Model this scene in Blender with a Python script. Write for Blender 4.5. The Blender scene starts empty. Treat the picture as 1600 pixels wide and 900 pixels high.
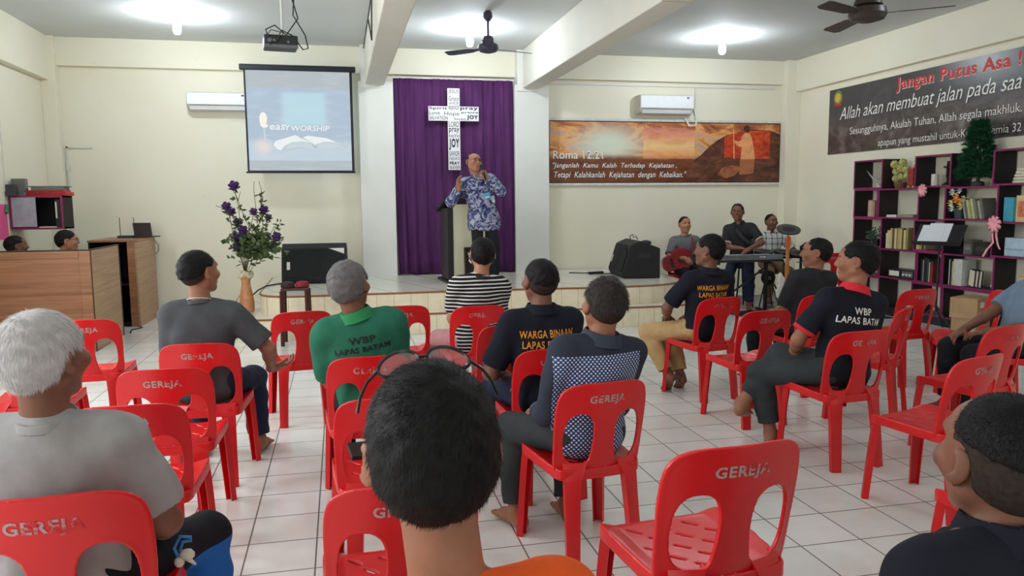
import bpy, bmesh, math, random
import numpy as np
from mathutils import Matrix, Vector
from mathutils.bvhtree import BVHTree
C = bpy.context.scene
COL = C.collection
PI = math.pi
random.seed(7)

# ------------------------------------------------------------------ camera
EYE = np.array([0.0, 0.0, 1.53]); FPX = 1200.0
_d = np.array([-270.0, -132.0, FPX]); _d /= np.linalg.norm(_d)
_n = np.cross(_d, np.array([1, -0.009, 0.0])); _n /= np.linalg.norm(_n)
if _n[1] < 0: _n = -_n
CR, CD, CU = np.cross(_n, _d), _d, -_n
cam = bpy.data.objects.new('camera', bpy.data.cameras.new('camera')); COL.objects.link(cam)
cam.data.sensor_width = 36.0; cam.data.lens = 36.0 * FPX / 1600.0; cam.data.clip_start = 0.05
cam.matrix_world = Matrix(((CR[0], -CR[1], -CR[2], EYE[0]), (CD[0], -CD[1], -CD[2], EYE[1]), (CU[0], -CU[1], -CU[2], EYE[2]), (0, 0, 0, 1)))
C.camera = cam

def ray(px, py):
    c = np.array([px - 800.0, py - 450.0, FPX]); return np.array([c @ CR, c @ CD, c @ CU])
def on_z(px, py, z=0.0):
    r = ray(px, py); return r * ((z - EYE[2]) / r[2]) + EYE
def on_y(px, py, y):
    r = ray(px, py); return r * (y / r[1]) + EYE
def on_x(px, py, x):
    r = ray(px, py); return r * (x / r[0]) + EYE

# ------------------------------------------------------------------ world, light, exposure
w = bpy.data.worlds.new('world'); C.world = w; w.use_nodes = True
w.node_tree.nodes['Background'].inputs[0].default_value = (0.75, 0.85, 1.0, 1)
w.node_tree.nodes['Background'].inputs[1].default_value = 0.6
C.view_settings.view_transform = 'Standard'; C.view_settings.look = 'None'
C.view_settings.exposure = 0.25; C.view_settings.gamma = 1.0; C.view_settings.use_curve_mapping = False
BULB = 330.0; BULB_NEAR = 200.0; BULB_REAR = 70.0
def area(name, loc, rot, sx, sy, power, color=(1, 1, 1)):
    l = bpy.data.lights.new(name, 'AREA'); l.shape = 'RECTANGLE'; l.size = sx; l.size_y = sy; l.energy = power; l.color = color
    o = bpy.data.objects.new(name, l); COL.objects.link(o); o.location = loc; o.rotation_euler = rot
    return o
# daylight entering through the two windows of the left wall and the two of the rear wall
DAY = (0.95, 0.98, 1.0)
area('daylight_left', (-3.66, 1.2, 1.9), (0, -PI / 2, 0), 1.4, 2.4, 100, DAY)
area('daylight_left_far', (-3.66, 5.4, 1.9), (0, -PI / 2, 0), 1.4, 2.4, 100, DAY)
area('daylight_rear', (0.0, -3.9, 1.9), (PI / 2, 0, 0), 2.4, 1.4, 25, DAY)
area('daylight_rear_right', (4.2, -3.9, 1.9), (PI / 2, 0, 0), 2.4, 1.4, 25, DAY)

# ------------------------------------------------------------------ tagging helpers
def tag(o, label=None, cat=None, group=None, kind=None):
    if label: o['label'] = label
    if cat: o['category'] = cat
    if group: o['group'] = group
    if kind: o['kind'] = kind
    return o
def thing(name, loc=(0, 0, 0), rz=0.0, label=None, cat=None, group=None):
    o = bpy.data.objects.new(name, None); COL.objects.link(o); o.empty_display_size = 0.1
    o.location = loc; o.rotation_euler = (0, 0, rz)
    return tag(o, label, cat, group)
def link(name, me, parent=None):
    o = bpy.data.objects.new(name, me); COL.objects.link(o)
    if parent is not None: o.parent = parent
    return o
def copy_tree(o, parent=None):
    c = o.copy(); COL.objects.link(c)
    if parent is not None: c.parent = parent
    for ch in list(o.children): copy_tree(ch, c)
    return c
ORD = ['first', 'second', 'third', 'fourth', 'fifth', 'sixth', 'seventh', 'eighth', 'ninth', 'tenth', 'eleventh', 'twelfth']

# ------------------------------------------------------------------ materials
MATS = {}
def srgb(r, g, b):
    f = lambda c: (c / 12.92 if c <= 0.04045 else ((c + 0.055) / 1.055) ** 2.4)
    return (f(r / 255.0), f(g / 255.0), f(b / 255.0), 1.0)
class NT:
    """small node-tree writer"""
    def __init__(s, name):
        s.m = bpy.data.materials.new(name); s.m.use_nodes = True; s.t = s.m.node_tree
        s.b = s.t.nodes['Principled BSDF']; s.co = None
    def n(s, typ, **kw):
        x = s.t.nodes.new(typ)
        for k, v in kw.items(): setattr(x, k, v)
        return x
    def l(s, a, b): s.t.links.new(a, b)
    def coord(s, which='Object'):
        if s.co is None: s.co = s.n('ShaderNodeTexCoord')
        return s.co.outputs[which]
    def mapped(s, scale=(1, 1, 1), rot=(0, 0, 0), loc=(0, 0, 0), which='Object'):
        mp = s.n('ShaderNodeMapping'); mp.inputs['Scale'].default_value = scale; mp.inputs['Rotation'].default_value = rot
        mp.inputs['Location'].default_value = loc; s.l(s.coord(which), mp.inputs['Vector']); return mp.outputs[0]
    def noise(s, vec, scale, detail=3, rough=0.5, dist=0.0):
        x = s.n('ShaderNodeTexNoise'); s.l(vec, x.inputs['Vector']); x.inputs['Scale'].default_value = scale
        x.inputs['Detail'].default_value = detail; x.inputs['Roughness'].default_value = rough; x.inputs['Distortion'].default_value = dist
        return x.outputs['Fac']
    def math(s, op, a, b=None, c=None):
        x = s.n('ShaderNodeMath', operation=op)
        for i, v in enumerate((a, b, c)):
            if v is None: continue
            if isinstance(v, (int, float)): x.inputs[i].default_value = v
            else: s.l(v, x.inputs[i])
        return x.outputs[0]
    def ramp(s, fac, stops, interp='LINEAR'):
        x = s.n('ShaderNodeValToRGB'); x.color_ramp.interpolation = interp
        e = x.color_ramp.elements
        while len(e) < len(stops): e.new(0.5)
        for i, (p, c) in enumerate(stops): e[i].position = p; e[i].color = c
        s.l(fac, x.inputs[0]); return x.outputs[0]
    def mix(s, fac, a, b):
        x = s.n('ShaderNodeMix', data_type='RGBA')
        if isinstance(fac, (int, float)): x.inputs[0].default_value = fac
        else: s.l(fac, x.inputs[0])
        for i, v in ((6, a), (7, b)):
            if isinstance(v, tuple): x.inputs[i].default_value = v
            else: s.l(v, x.inputs[i])
        return x.outputs[2]
    def xyz(s, vec):
        x = s.n('ShaderNodeSeparateXYZ'); s.l(vec, x.inputs[0]); return x.outputs
    def bump(s, h, strength=0.3, dist=0.01):
        x = s.n('ShaderNodeBump'); x.inputs['Strength'].default_value = strength; x.inputs['Distance'].default_value = dist
        s.l(h, x.inputs['Height']); s.l(x.outputs[0], s.b.inputs['Normal'])
    def base(s, c):
        if isinstance(c, tuple): s.b.inputs['Base Color'].default_value = c
        else: s.l(c, s.b.inputs['Base Color'])
    def set(s, rough=0.5, spec=0.5, metal=0.0):
        s.b.inputs['Roughness'].default_value = rough; s.b.inputs['Specular IOR Level'].default_value = spec; s.b.inputs['Metallic'].default_value = metal
        return s.m
def mat(name, rgb, rough=0.5, spec=0.4, metal=0.0, var=0.12, scale=12.0, bump=0.0, bscale=80.0):
    """procedural material: a colour with a soft noise variation of its own and an optional bump"""
    if name in MATS: return MATS[name]
    t = NT(name); c = srgb(*rgb); v = t.coord()
    if var > 0:
        lo = tuple(x * (1 - var) for x in c[:3]) + (1,); hi = tuple(min(1, x * (1 + var)) for x in c[:3]) + (1,)
        t.base(t.ramp(t.noise(v, scale), [(0.3, lo), (0.7, hi)]))
    else: t.base(c)
    if bump > 0: t.bump(t.noise(v, bscale, 2), bump, 0.004)
    MATS[name] = t.set(rough, spec, metal); return MATS[name]
def emit(name, rgb, strength, base=None):
    t = NT(name); t.base(base or srgb(*rgb)); t.b.inputs['Emission Color'].default_value = srgb(*rgb); t.b.inputs['Emission Strength'].default_value = strength
    MATS[name] = t.set(0.4); return t.m

# ------------------------------------------------------------------ mesh builder
class MB:
    def __init__(s): s.v = []; s.f = []; s.mi = []
    def add(s, vs, fs, m=0):
        o = len(s.v); s.v += [tuple(float(c) for c in p) for p in vs]; s.f += [tuple(i + o for i in f) for f in fs]; s.mi += [m] * len(fs); return s
    def box(s, x0, x1, y0, y1, z0, z1, m=0):
        return s.add([(x0, y0, z0), (x1, y0, z0), (x1, y1, z0), (x0, y1, z0), (x0, y0, z1), (x1, y0, z1), (x1, y1, z1), (x0, y1, z1)],
                     [(0, 3, 2, 1), (4, 5, 6, 7), (0, 1, 5, 4), (1, 2, 6, 5), (2, 3, 7, 6), (3, 0, 4, 7)], m)
    def obox(s, c, size, R=None, m=0):
        R = Matrix.Identity(3) if R is None else R; hx, hy, hz = (q / 2 for q in size); c = Vector(c)
        vs = [c + R @ Vector((x * hx, y * hy, z * hz)) for z in (-1, 1) for x, y in ((-1, -1), (1, -1), (1, 1), (-1, 1))]
        return s.add(vs, [(0, 3, 2, 1), (4, 5, 6, 7), (0, 1, 5, 4), (1, 2, 6, 5), (2, 3, 7, 6), (3, 0, 4, 7)], m)
    def bar(s, a, b, wx, wy, up=(0, 0, 1), m=0):
        a, b = Vector(a), Vector(b); z = (b - a); L = z.length; z.normalize(); x = Vector(up).cross(z)
        if x.length < 1e-4: x = Vector((1, 0, 0))
        x.normalize(); y = z.cross(x)
        R = Matrix((x, y, z)).transposed(); return s.obox((a + b) / 2, (wx, wy, L), R, m)
    def tube(s, pts, r, n=8, m=0, cap=True):
        P = [Vector(p) for p in pts]; rs = r if isinstance(r, (list, tuple)) else [r] * len(P); vs = []; fs = []
        prev = None
        for i, p in enumerate(P):
            t = (P[min(i + 1, len(P) - 1)] - P[max(i - 1, 0)]).normalized()
            if prev is None:
                a = Vector((0, 0, 1)) if abs(t.z) < 0.9 else Vector((1, 0, 0)); u = t.cross(a).normalized()
            else:
                u = prev - t * prev.dot(t); u.normalize()
            prev = u; q = t.cross(u)
            for k in range(n):
                an = 2 * PI * k / n; vs.append(p + (u * math.cos(an) + q * math.sin(an)) * rs[i])
        for i in range(len(P) - 1):
            for k in range(n):
                fs.append((i * n + k, i * n + (k + 1) % n, (i + 1) * n + (k + 1) % n, (i + 1) * n + k))
        if cap: fs += [tuple(range(n - 1, -1, -1)), tuple((len(P) - 1) * n + k for k in range(n))]
        return s.add(vs, fs, m)
    def lathe(s, prof, c=(0, 0, 0), n=24, m=0, R=None):
        vs = []; fs = []; c = Vector(c); R = Matrix.Identity(3) if R is None else R
        for r, z in prof:
            for k in range(n):
                a = 2 * PI * k / n; vs.append(c + R @ Vector((r * math.cos(a), r * math.sin(a), z)))
        for i in range(len(prof) - 1):
            for k in range(n): fs.append((i * n + k, i * n + (k + 1) % n, (i + 1) * n + (k + 1) % n, (i + 1) * n + k))
        fs += [tuple(range(n - 1, -1, -1)), tuple((len(prof) - 1) * n + k for k in range(n))]
        return s.add(vs, fs, m)
    def prism(s, poly, o, ux, uy, un, m=0):
        """extrude the 2D polygon poly (in ux,uy from o) by the vector un"""
        o, ux, uy, un = Vector(o), Vector(ux), Vector(uy), Vector(un); n = len(poly)
        vs = [o + ux * a + uy * b for a, b in poly] + [o + ux * a + uy * b + un for a, b in poly]
        fs = [tuple(range(n - 1, -1, -1)), tuple(range(n, 2 * n))] + [(i, (i + 1) % n, n + (i + 1) % n, n + i) for i in range(n)]
        return s.add(vs, fs, m)
    def ball(s, c, r, n=12, m=0, R=None):
        r = (r, r, r) if isinstance(r, (int, float)) else r; c = Vector(c); R = Matrix.Identity(3) if R is None else R
        vs = [c + R @ Vector((0, 0, -r[2]))]; fs = []; k2 = n // 2
        for i in range(1, k2):
            t = PI * i / k2 - PI / 2
            for k in range(n):
                a = 2 * PI * k / n; vs.append(c + R @ Vector((r[0] * math.cos(t) * math.cos(a), r[1] * math.cos(t) * math.sin(a), r[2] * math.sin(t))))
        vs.append(c + R @ Vector((0, 0, r[2]))); L = len(vs) - 1
        for k in range(n):
            fs.append((0, 1 + (k + 1) % n, 1 + k)); fs.append((L, 1 + (k2 - 2) * n + k, 1 + (k2 - 2) * n + (k + 1) % n))
        for i in range(k2 - 2):
            for k in range(n): fs.append((1 + i * n + k, 1 + i * n + (k + 1) % n, 1 + (i + 1) * n + (k + 1) % n, 1 + (i + 1) * n + k))
        return s.add(vs, fs, m)
    def build(s, name, mats, parent=None, smooth=False, bevel=0.0, seg=2, fix=True):
        me = bpy.data.meshes.new(name); me.from_pydata(s.v, [], s.f)
        for m in (mats if isinstance(mats, (list, tuple)) else [mats]): me.materials.append(m)
        me.polygons.foreach_set('material_index', s.mi)
        if fix:
            bm = bmesh.new(); bm.from_mesh(me); bmesh.ops.recalc_face_normals(bm, faces=bm.faces); bm.to_mesh(me); bm.free()
        if smooth:
            me.polygons.foreach_set('use_smooth', [True] * len(me.polygons))
            if smooth != 'all': me.set_sharp_from_angle(angle=math.radians(40))
        me.update(); o = link(name, me, parent)
        if bevel > 0:
            b = o.modifiers.new('bevel', 'BEVEL'); b.width = bevel; b.segments = seg; b.limit_method = 'ANGLE'; b.angle_limit = 0.7
        return o
def rot(axis, deg): return Matrix.Rotation(math.radians(deg), 3, axis)
def quad(o, ux, uz):
    o, ux, uz = Vector(o), Vector(ux), Vector(uz); return MB().add([o, o + ux, o + ux + uz, o + uz], [(0, 1, 2, 3)])

# ------------------------------------------------------------------ lettering: text outlines as flat meshes in a unit box
_TX = {}
def text_mesh(s, bold=0.0, shear=0.0):
    k = (s, bold, shear)
    if k in _TX: return _TX[k]
    cu = bpy.data.curves.new('t', 'FONT'); cu.body = s; cu.offset = bold; cu.shear = shear; cu.resolution_u = 3; cu.space_character = 1.0 + 4.0 * max(bold, 0)
    o = bpy.data.objects.new('t', cu); COL.objects.link(o); dg = bpy.context.evaluated_depsgraph_get(); dg.update()
    me = o.evaluated_get(dg).to_mesh()
    v = np.array([(p.co.x, p.co.y) for p in me.vertices]); f = [tuple(p.vertices) for p in me.polygons]
    o.evaluated_get(dg).to_mesh_clear(); bpy.data.objects.remove(o); bpy.data.curves.remove(cu)
    mn, mx = v.min(0), v.max(0); asp = (mx[0] - mn[0]) / (mx[1] - mn[1]); v = (v - mn) / (mx - mn)
    _TX[k] = (v, f, asp); return _TX[k]
def letters(mb, s, o, ux, uz, bold=0.0, shear=0.0, m=0):
    """write s so that it fills the rectangle o, o+ux, o+uz"""
    v, f, _ = text_mesh(s, bold, shear); o, ux, uz = Vector(o), Vector(ux), Vector(uz)
    return mb.add([o + ux * a + uz * b for a, b in v], f, m)
def wrap_letters(name, lines, bvh, o, ux, uz, ray_dir, m, parent, off=0.003, maxe=0.02):
    """lettering pressed onto a curved surface; lines = [(text, u0, u1, v0, v1, bold)]"""
    mb = MB()
    for s, u0, u1, v0, v1, b in lines:
        v, f, _ = text_mesh(s, b); mb.add([(u0 + (u1 - u0) * a, v0 + (v1 - v0) * c, 0) for a, c in v], f)
    me = bpy.data.meshes.new(name); me.from_pydata(mb.v, [], mb.f); bm = bmesh.new(); bm.from_mesh(me)
    bmesh.ops.triangulate(bm, faces=bm.faces)
    for _ in range(3):
        e = [x for x in bm.edges if x.calc_length() > maxe]
        if not e: break
        bmesh.ops.subdivide_edges(bm, edges=e, cuts=1); bmesh.ops.triangulate(bm, faces=bm.faces)
    o, ux, uz, rd = Vector(o), Vector(ux), Vector(uz), Vector(ray_dir).normalized()
    for vt in bm.verts:
        p = o + ux * vt.co.x + uz * vt.co.y; h = bvh.ray_cast(p - rd * 0.6, rd)
        vt.co = (h[0] - rd * off) if h[0] is not None else p
    bm.to_mesh(me); bm.free(); me.materials.append(m); return link(name, me, parent)

# ------------------------------------------------------------------ distance-field modelling (continuous bodies, cloth, moulded plastic)
def A(*v): return np.array(v, float)
def unit(v): v = np.asarray(v, float); return v / (np.linalg.norm(v) + 1e-9)
def smin(a, b, k):
    if k <= 0: return np.minimum(a, b)
    h = np.clip(0.5 + 0.5 * (b - a) / k, 0, 1); return b * (1 - h) + a * h - k * h * (1 - h)
class RC:      # round cone from a (radius ra) to b (rb); flat ends optional
    def __init__(s, a, b, ra, rb, k=0.02, op='u', flat_a=False, flat_b=False, sq=None):
        s.a, s.b, s.ra, s.rb, s.k, s.op, s.fa, s.fb = A(*a), A(*b), ra, rb, k, op, flat_a, flat_b
        s.lo = np.minimum(s.a, s.b) - max(ra, rb); s.hi = np.maximum(s.a, s.b) + max(ra, rb)
    def d(s, P):
        ab = s.b - s.a; L2 = ab @ ab + 1e-12; pa = P - s.a; t0 = (pa @ ab) / L2; t = np.clip(t0, 0, 1)
        q = pa - t[..., None] * ab; d = np.sqrt((q * q).sum(-1)) - (s.ra + (s.rb - s.ra) * t); L = math.sqrt(L2)
        if s.fa: d = np.maximum(d, -t0 * L)
        if s.fb: d = np.maximum(d, (t0 - 1) * L)
        return d
class EL:      # ellipsoid; M columns are its axes
    def __init__(s, c, r, M=None, k=0.03, op='u'):
        s.c, s.r, s.M, s.k, s.op = A(*c), A(*r), (np.eye(3) if M is None else np.asarray(M)), k, op
        e = np.sqrt(((s.M * s.r) ** 2).sum(1)); s.lo = s.c - e; s.hi = s.c + e
    def d(s, P):
        p = (P - s.c) @ s.M; k0 = np.sqrt(((p / s.r) ** 2).sum(-1)); k1 = np.sqrt(((p / (s.r * s.r)) ** 2).sum(-1)) + 1e-9
        return np.where(k0 < 0.3, -(s.r.min()) * (1 - k0), k0 * (k0 - 1) / k1)
class HS:      # keep only the half-space (P-c).n < 0
    def __init__(s, c, n): s.c, s.n, s.op, s.k = A(*c), unit(n), 'i', 0
    def d(s, P): return (P - s.c) @ s.n
class WV:      # wrinkles / hair unevenness
    def __init__(s, amp, fr, seed=0, st=(1, 1, 1)): s.amp, s.fr, s.op, s.k, s.seed, s.st = amp, fr, 'n', 0, seed, np.array(st, float)
    def d(s, P):
        q = P * s.fr * s.st + s.seed * 1.7; x, y, z = q[..., 0], q[..., 1], q[..., 2]
        return s.amp * (np.sin(x + 1.6 * np.sin(z * 0.8 + y * .5) + 0.5 * z) * np.sin(y * 1.1 + 1.3 * np.sin(x * 0.6 - z * .7)) + 0.5 * np.sin(2.1 * z + 1.7 * np.sin(1.3 * x + y) + y))
def apply_op(D, d, p):
    if p.op == 'u': return smin(D, d, p.k)
    if p.op == 's': return -smin(-D, d, p.k)
    if p.op == 'i': return np.maximum(D, d)
    return D + d
def surface_nets(D, org, h):
    sg = D < 0; n = np.array(D.shape)
    cnt = np.zeros(n - 1, np.int8)
    sl = [(slice(i, n[0] - 1 + i), slice(j, n[1] - 1 + j), slice(k, n[2] - 1 + k)) for i in (0, 1) for j in (0, 1) for k in (0, 1)]
    for q in sl: cnt += sg[q]
    cells = np.argwhere((cnt > 0) & (cnt < 8))
    if len(cells) == 0: return np.zeros((0, 3)), []
    offs = [(i, j, k) for i in (0, 1) for j in (0, 1) for k in (0, 1)]
    cv = np.stack([D[cells[:, 0] + i, cells[:, 1] + j, cells[:, 2] + k] for i, j, k in offs], 1)
    acc = np.zeros((len(cells), 3)); num = np.zeros(len(cells)); O = np.array(offs, float)
    for a in range(8):
        for b in range(a + 1, 8):
            if np.abs(O[a] - O[b]).sum() != 1: continue
            va, vb = cv[:, a], cv[:, b]; c = (va < 0) != (vb < 0); t = np.where(c, va / np.where(c, va - vb, 1), 0)
            acc += np.where(c[:, None], O[a] + t[:, None] * (O[b] - O[a]), 0); num += c
    V = org + (cells + acc / num[:, None]) * h
    idm = np.full(n - 1, -1, np.int32); idm[cells[:, 0], cells[:, 1], cells[:, 2]] = np.arange(len(cells))
    F = []
    for ax in range(3):
        s0 = [slice(1, n[i] - 1) for i in range(3)]; s1 = list(s0); s0[ax] = slice(0, n[ax] - 1); s1[ax] = slice(1, n[ax])
        a, b = sg[tuple(s0)], sg[tuple(s1)]; e = np.argwhere(a != b); base = np.array([1, 1, 1]); base[ax] = 0; e = e + base
        u, v = (ax + 1) % 3, (ax + 2) % 3; du = np.zeros(3, int); du[u] = 1; dv = np.zeros(3, int); dv[v] = 1
        g = lambda q: idm[q[:, 0], q[:, 1], q[:, 2]]
        qd = np.stack([g(e - du - dv), g(e - dv), g(e), g(e - du)], 1); ins = sg[e[:, 0], e[:, 1], e[:, 2]]
        qd = np.where(ins[:, None], qd, qd[:, ::-1]); F.append(qd[(qd >= 0).all(1)])
    return V, np.concatenate(F)
def sdf_mesh(prims, h, pad=0.02):
    us = [p for p in prims if p.op == 'u']; lo = np.min([p.lo for p in us], 0) - pad; hi = np.max([p.hi for p in us], 0) + pad; B = 8
    nb = np.ceil((hi - lo) / (h * B)).astype(int) + 1
    bc = np.stack(np.meshgrid(*[np.arange(q) for q in nb], indexing='ij'), -1); cen = lo + (bc * B + (B - 1) / 2) * h
    half = h * B * 0.87; Dc = np.full(tuple(nb), 9.0); pd = []
    for p in prims:
        d = p.d(cen); pd.append(d); Dc = apply_op(Dc, d, p)
    act = np.abs(Dc) < half * 1.25 + 0.02; idx = np.argwhere(act)
    off = np.stack(np.meshgrid(*[np.arange(B)] * 3, indexing='ij'), -1).reshape(-1, 3)
    D = np.full((len(idx), B ** 3), 9.0); P0 = lo + idx * B * h; dca = Dc[act]
    for p, d in zip(prims, pd):
        da = d[act]
        if p.op == 'u': mk = da < np.maximum(dca, 0) + 2.4 * half + p.k + 0.03
        elif p.op == 's': mk = da < 2 * half + p.k
        else: mk = np.ones(len(idx), bool)
        ii = np.nonzero(mk)[0]
        for c0 in range(0, len(ii), 400):
            q = ii[c0:c0 + 400]; P = P0[q][:, None, :] + off[None] * h; D[q] = apply_op(D[q], p.d(P), p)
    full = np.repeat(np.repeat(np.repeat(Dc.astype(np.float32), B, 0), B, 1), B, 2)
    fb = full.reshape(nb[0], B, nb[1], B, nb[2], B); fb[idx[:, 0], :, idx[:, 1], :, idx[:, 2], :] = D.reshape(-1, B, B, B)
    return surface_nets(full, lo, h)
def np_mesh(name, V, F, m, parent=None):
    me = bpy.data.meshes.new(name); F = np.asarray(F); me.vertices.add(len(V)); me.vertices.foreach_set('co', np.asarray(V, np.float32).ravel())
    me.loops.add(F.size); me.loops.foreach_set('vertex_index', F.astype(np.int32).ravel()); me.polygons.add(len(F))
    me.polygons.foreach_set('loop_start', np.arange(0, F.size, 4, dtype=np.int32)); me.polygons.foreach_set('use_smooth', np.ones(len(F), bool))
    me.update(calc_edges=True); me.validate(); me.materials.append(m); return link(name, me, parent)
def bvh_of(V, F): return BVHTree.FromPolygons([tuple(v) for v in np.asarray(V, float)], [tuple(int(i) for i in f) for f in F])
def catmull(pts, n=5):
    P = [np.array(p, float) for p in pts]; out = []; L = len(P)
    for i in range(L):
        p0, p1, p2, p3 = P[i - 1], P[i], P[(i + 1) % L], P[(i + 2) % L]
        for k in range(n):
            t = k / n; out.append(0.5 * (2 * p1 + (p2 - p0) * t + (2 * p0 - 5 * p1 + 4 * p2 - p3) * t * t + (3 * p1 - p0 - 3 * p2 + p3) * t ** 3))
    return np.array(out)
def poly_sdf(X, Y, poly):
    P = np.stack([X, Y], -1); d = np.full(X.shape, 9.0); s = np.ones(X.shape); n = len(poly)
    for i in range(n):
        a, b = poly[i], poly[i - 1]; e = b - a; wv = P - a; t = np.clip((wv @ e) / (e @ e + 1e-12), 0, 1); q = wv - t[..., None] * e
        d = np.minimum(d, (q * q).sum(-1)); c1 = P[..., 1] >= a[1]; c2 = P[..., 1] < b[1]; c3 = e[0] * wv[..., 1] > e[1] * wv[..., 0]
        s = np.where((c1 & c2 & c3) | (~c1 & ~c2 & ~c3), -s, s)
    return s * np.sqrt(d)
# ------------------------------------------------------------------ room shell
XL, XR, YB, YR, ZC = -3.75, 7.3, 11.5, -4.0, 3.74
def wall_material():
    t = NT('cream_paint'); v = t.coord()
    n1 = t.noise(v, 0.7, 4, 0.6); n2 = t.noise(v, 9.0, 3, 0.7)
    a = t.ramp(n1, [(0.3, srgb(236, 231, 208)), (0.7, srgb(241, 237, 219))])
    t.base(t.mix(t.ramp(n2, [(0.66, (0, 0, 0, 1)), (0.78, (0.35, 0.35, 0.35, 1))]), a, srgb(222, 216, 188)))
    t.bump(t.noise(v, 60, 3), 0.06, 0.004); return t.set(0.55, 0.3)
WALL = wall_material()
WHITE_PAINT = mat('white_paint', (231, 232, 226), 0.5, 0.3, var=0.03, scale=2, bump=0.05)
CEIL = mat('ceiling_paint', (214, 217, 216), 0.8, 0.2, var=0.03, scale=1.2, bump=0.04)
BEAM = mat('beam_paint', (224, 221, 208), 0.6, 0.3, var=0.04, scale=1.5, bump=0.1, bscale=30)
def floor_material():
    t = NT('floor_tiles'); v = t.coord(); x = t.xyz(v)
    def cell(o, off):
        u = t.math('DIVIDE', t.math('SUBTRACT', o, off), 0.3); f = t.math('FRACT', u); return t.math('FLOOR', u), t.math('ABSOLUTE', t.math('SUBTRACT', f, 0.5))
    cx, fx = cell(x[0], 0.15 - 6.0); cy, fy = cell(x[1], 0.205 - 6.0)
    g = t.math('GREATER_THAN', t.math('MAXIMUM', fx, fy), 0.4885)
    cb = t.n('ShaderNodeCombineXYZ'); t.l(cx, cb.inputs[0]); t.l(cy, cb.inputs[1]); wn = t.n('ShaderNodeTexWhiteNoise'); t.l(cb.outputs[0], wn.inputs[0])
    tile = t.ramp(wn.outputs['Value'], [(0.0, srgb(228, 228, 223)), (1.0, srgb(238, 238, 234))])
    dirt = t.ramp(t.noise(v, 2.2, 5, 0.65), [(0.45, (0, 0, 0, 1)), (0.75, (0.5, 0.5, 0.5, 1))])
    tile = t.mix(dirt, tile, srgb(212, 206, 196))
    t.base(t.mix(g, tile, srgb(108, 102, 96)))
    t.bump(t.math('SUBTRACT', 1.0, g), 0.25, 0.002)
    m = t.set(0.2, 0.45); t.l(t.math('ADD', t.math('MULTIPLY', g, 0.5), 0.17), t.b.inputs['Roughness']); return m
FLOOR = floor_material()
def struct(mb, name, m, **k): return tag(mb.build(name, m, **k), kind='structure')
struct(MB().box(XL - .2, XR + .2, YR - .2, YB + .2, -0.12, 0), 'floor', FLOOR)
struct(MB().box(XL - .2, XR + .2, YR - .2, YB + .2, ZC, ZC + 0.12), 'ceiling', CEIL)
struct(MB().box(XL - .2, XR + .2, YB, YB + .2, 0, ZC), 'wall_back', WALL)
struct(MB().box(XR, XR + .2, YR, YB, 0, ZC), 'wall_right', WALL)
def holed(mb, ax, c0, c1, lo, hi, holes):
    """a wall slab along axis ax (0=x,1=y) from lo to hi with rectangular openings (a0,a1,z0,z1)"""
    def bx(a0, a1, z0, z1):
        if ax == 1: mb.box(c0, c1, a0, a1, z0, z1)
        else: mb.box(a0, a1, c0, c1, z0, z1)
    a = lo
    for h0, h1, z0, z1 in holes: bx(a, h0, 0, ZC); bx(h0, h1, 0, z0); bx(h0, h1, z1, ZC); a = h1
    bx(a, hi, 0, ZC); return mb
WL = [(0.0, 2.4, 1.2, 2.6), (4.2, 6.6, 1.2, 2.6)]; WR = [(-1.2, 1.2, 1.2, 2.6), (3.0, 5.4, 1.2, 2.6)]
struct(holed(MB(), 1, XL - .2, XL, YR, YB, WL), 'wall_left', WALL)
struct(holed(MB(), 0, YR - .2, YR, XL, XR, WR), 'wall_rear', WALL)
FRAME = mat('window_frame', (235, 235, 232), 0.4, var=0.03)
for i, (a0, a1, z0, z1) in enumerate(WL):
    mb = MB()
    for y in (a0 + .03, (a0 + a1) / 2, a1 - .03): mb.box(XL - .16, XL - .10, y - .03, y + .03, z0, z1)
    for z in (z0 + .03, z1 - .03): mb.box(XL - .159, XL - .101, a0, a1, z - .03, z + .03)
    struct(mb, 'window_%d' % (i + 1), FRAME)
for i, (a0, a1, z0, z1) in enumerate(WR):
    mb = MB()
    for x in (a0 + .03, (a0 + a1) / 2, a1 - .03): mb.box(x - .03, x + .03, YR - .16, YR - .10, z0, z1)
    for z in (z0 + .03, z1 - .03): mb.box(a0, a1, YR - .159, YR - .101, z - .03, z + .03)
    struct(mb, 'window_%d' % (i + 3), FRAME)
# edge beams along the tops of the walls, pilasters, ceiling beams
struct(MB().box(XL, XR, YB - .09, YB, 3.37, ZC), 'trim_back', WALL, bevel=.006)
struct(MB().box(XL, XL + .1, YR, YB, 3.17, ZC), 'trim_left', WALL, bevel=.006)
struct(MB().box(XR - .08, XR, YR, YB, 3.25, ZC), 'trim_right', WALL, bevel=.006)
struct(MB().box(XL, XL + .18, YB - .16, YB, 0, ZC), 'pilaster_left', WALL, bevel=.006)
struct(MB().box(XR - .24, XR, YB - .2, YB, 0, ZC), 'pilaster_right', WALL, bevel=.006)
for n, x0, x1 in (('pilaster_stage_left', .31, .80), ('pilaster_stage_right', 2.57, 3.09)):
    struct(MB().box(x0, x1, 11.24, YB, 0, 3.24), n, WHITE_PAINT, bevel=.008)
    struct(MB().box(x0 + .04, x1 - .2, 11.22, YB, 3.14, ZC), n.replace('pilaster', 'bracket'), WHITE_PAINT, bevel=.008)
struct(MB().box(.41, .68, YR, 11.25, 3.19, ZC), 'beam_left', BEAM, bevel=.012)
struct(MB().box(2.69, 2.96, YR, 11.25, 3.19, ZC), 'beam_right', BEAM, bevel=.012)
struct(MB().box(2.686, 2.964, 6.2, 6.215, 3.186, ZC), 'trim_1', mat('seam', (196, 192, 180), 0.7, var=0.02))
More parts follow.
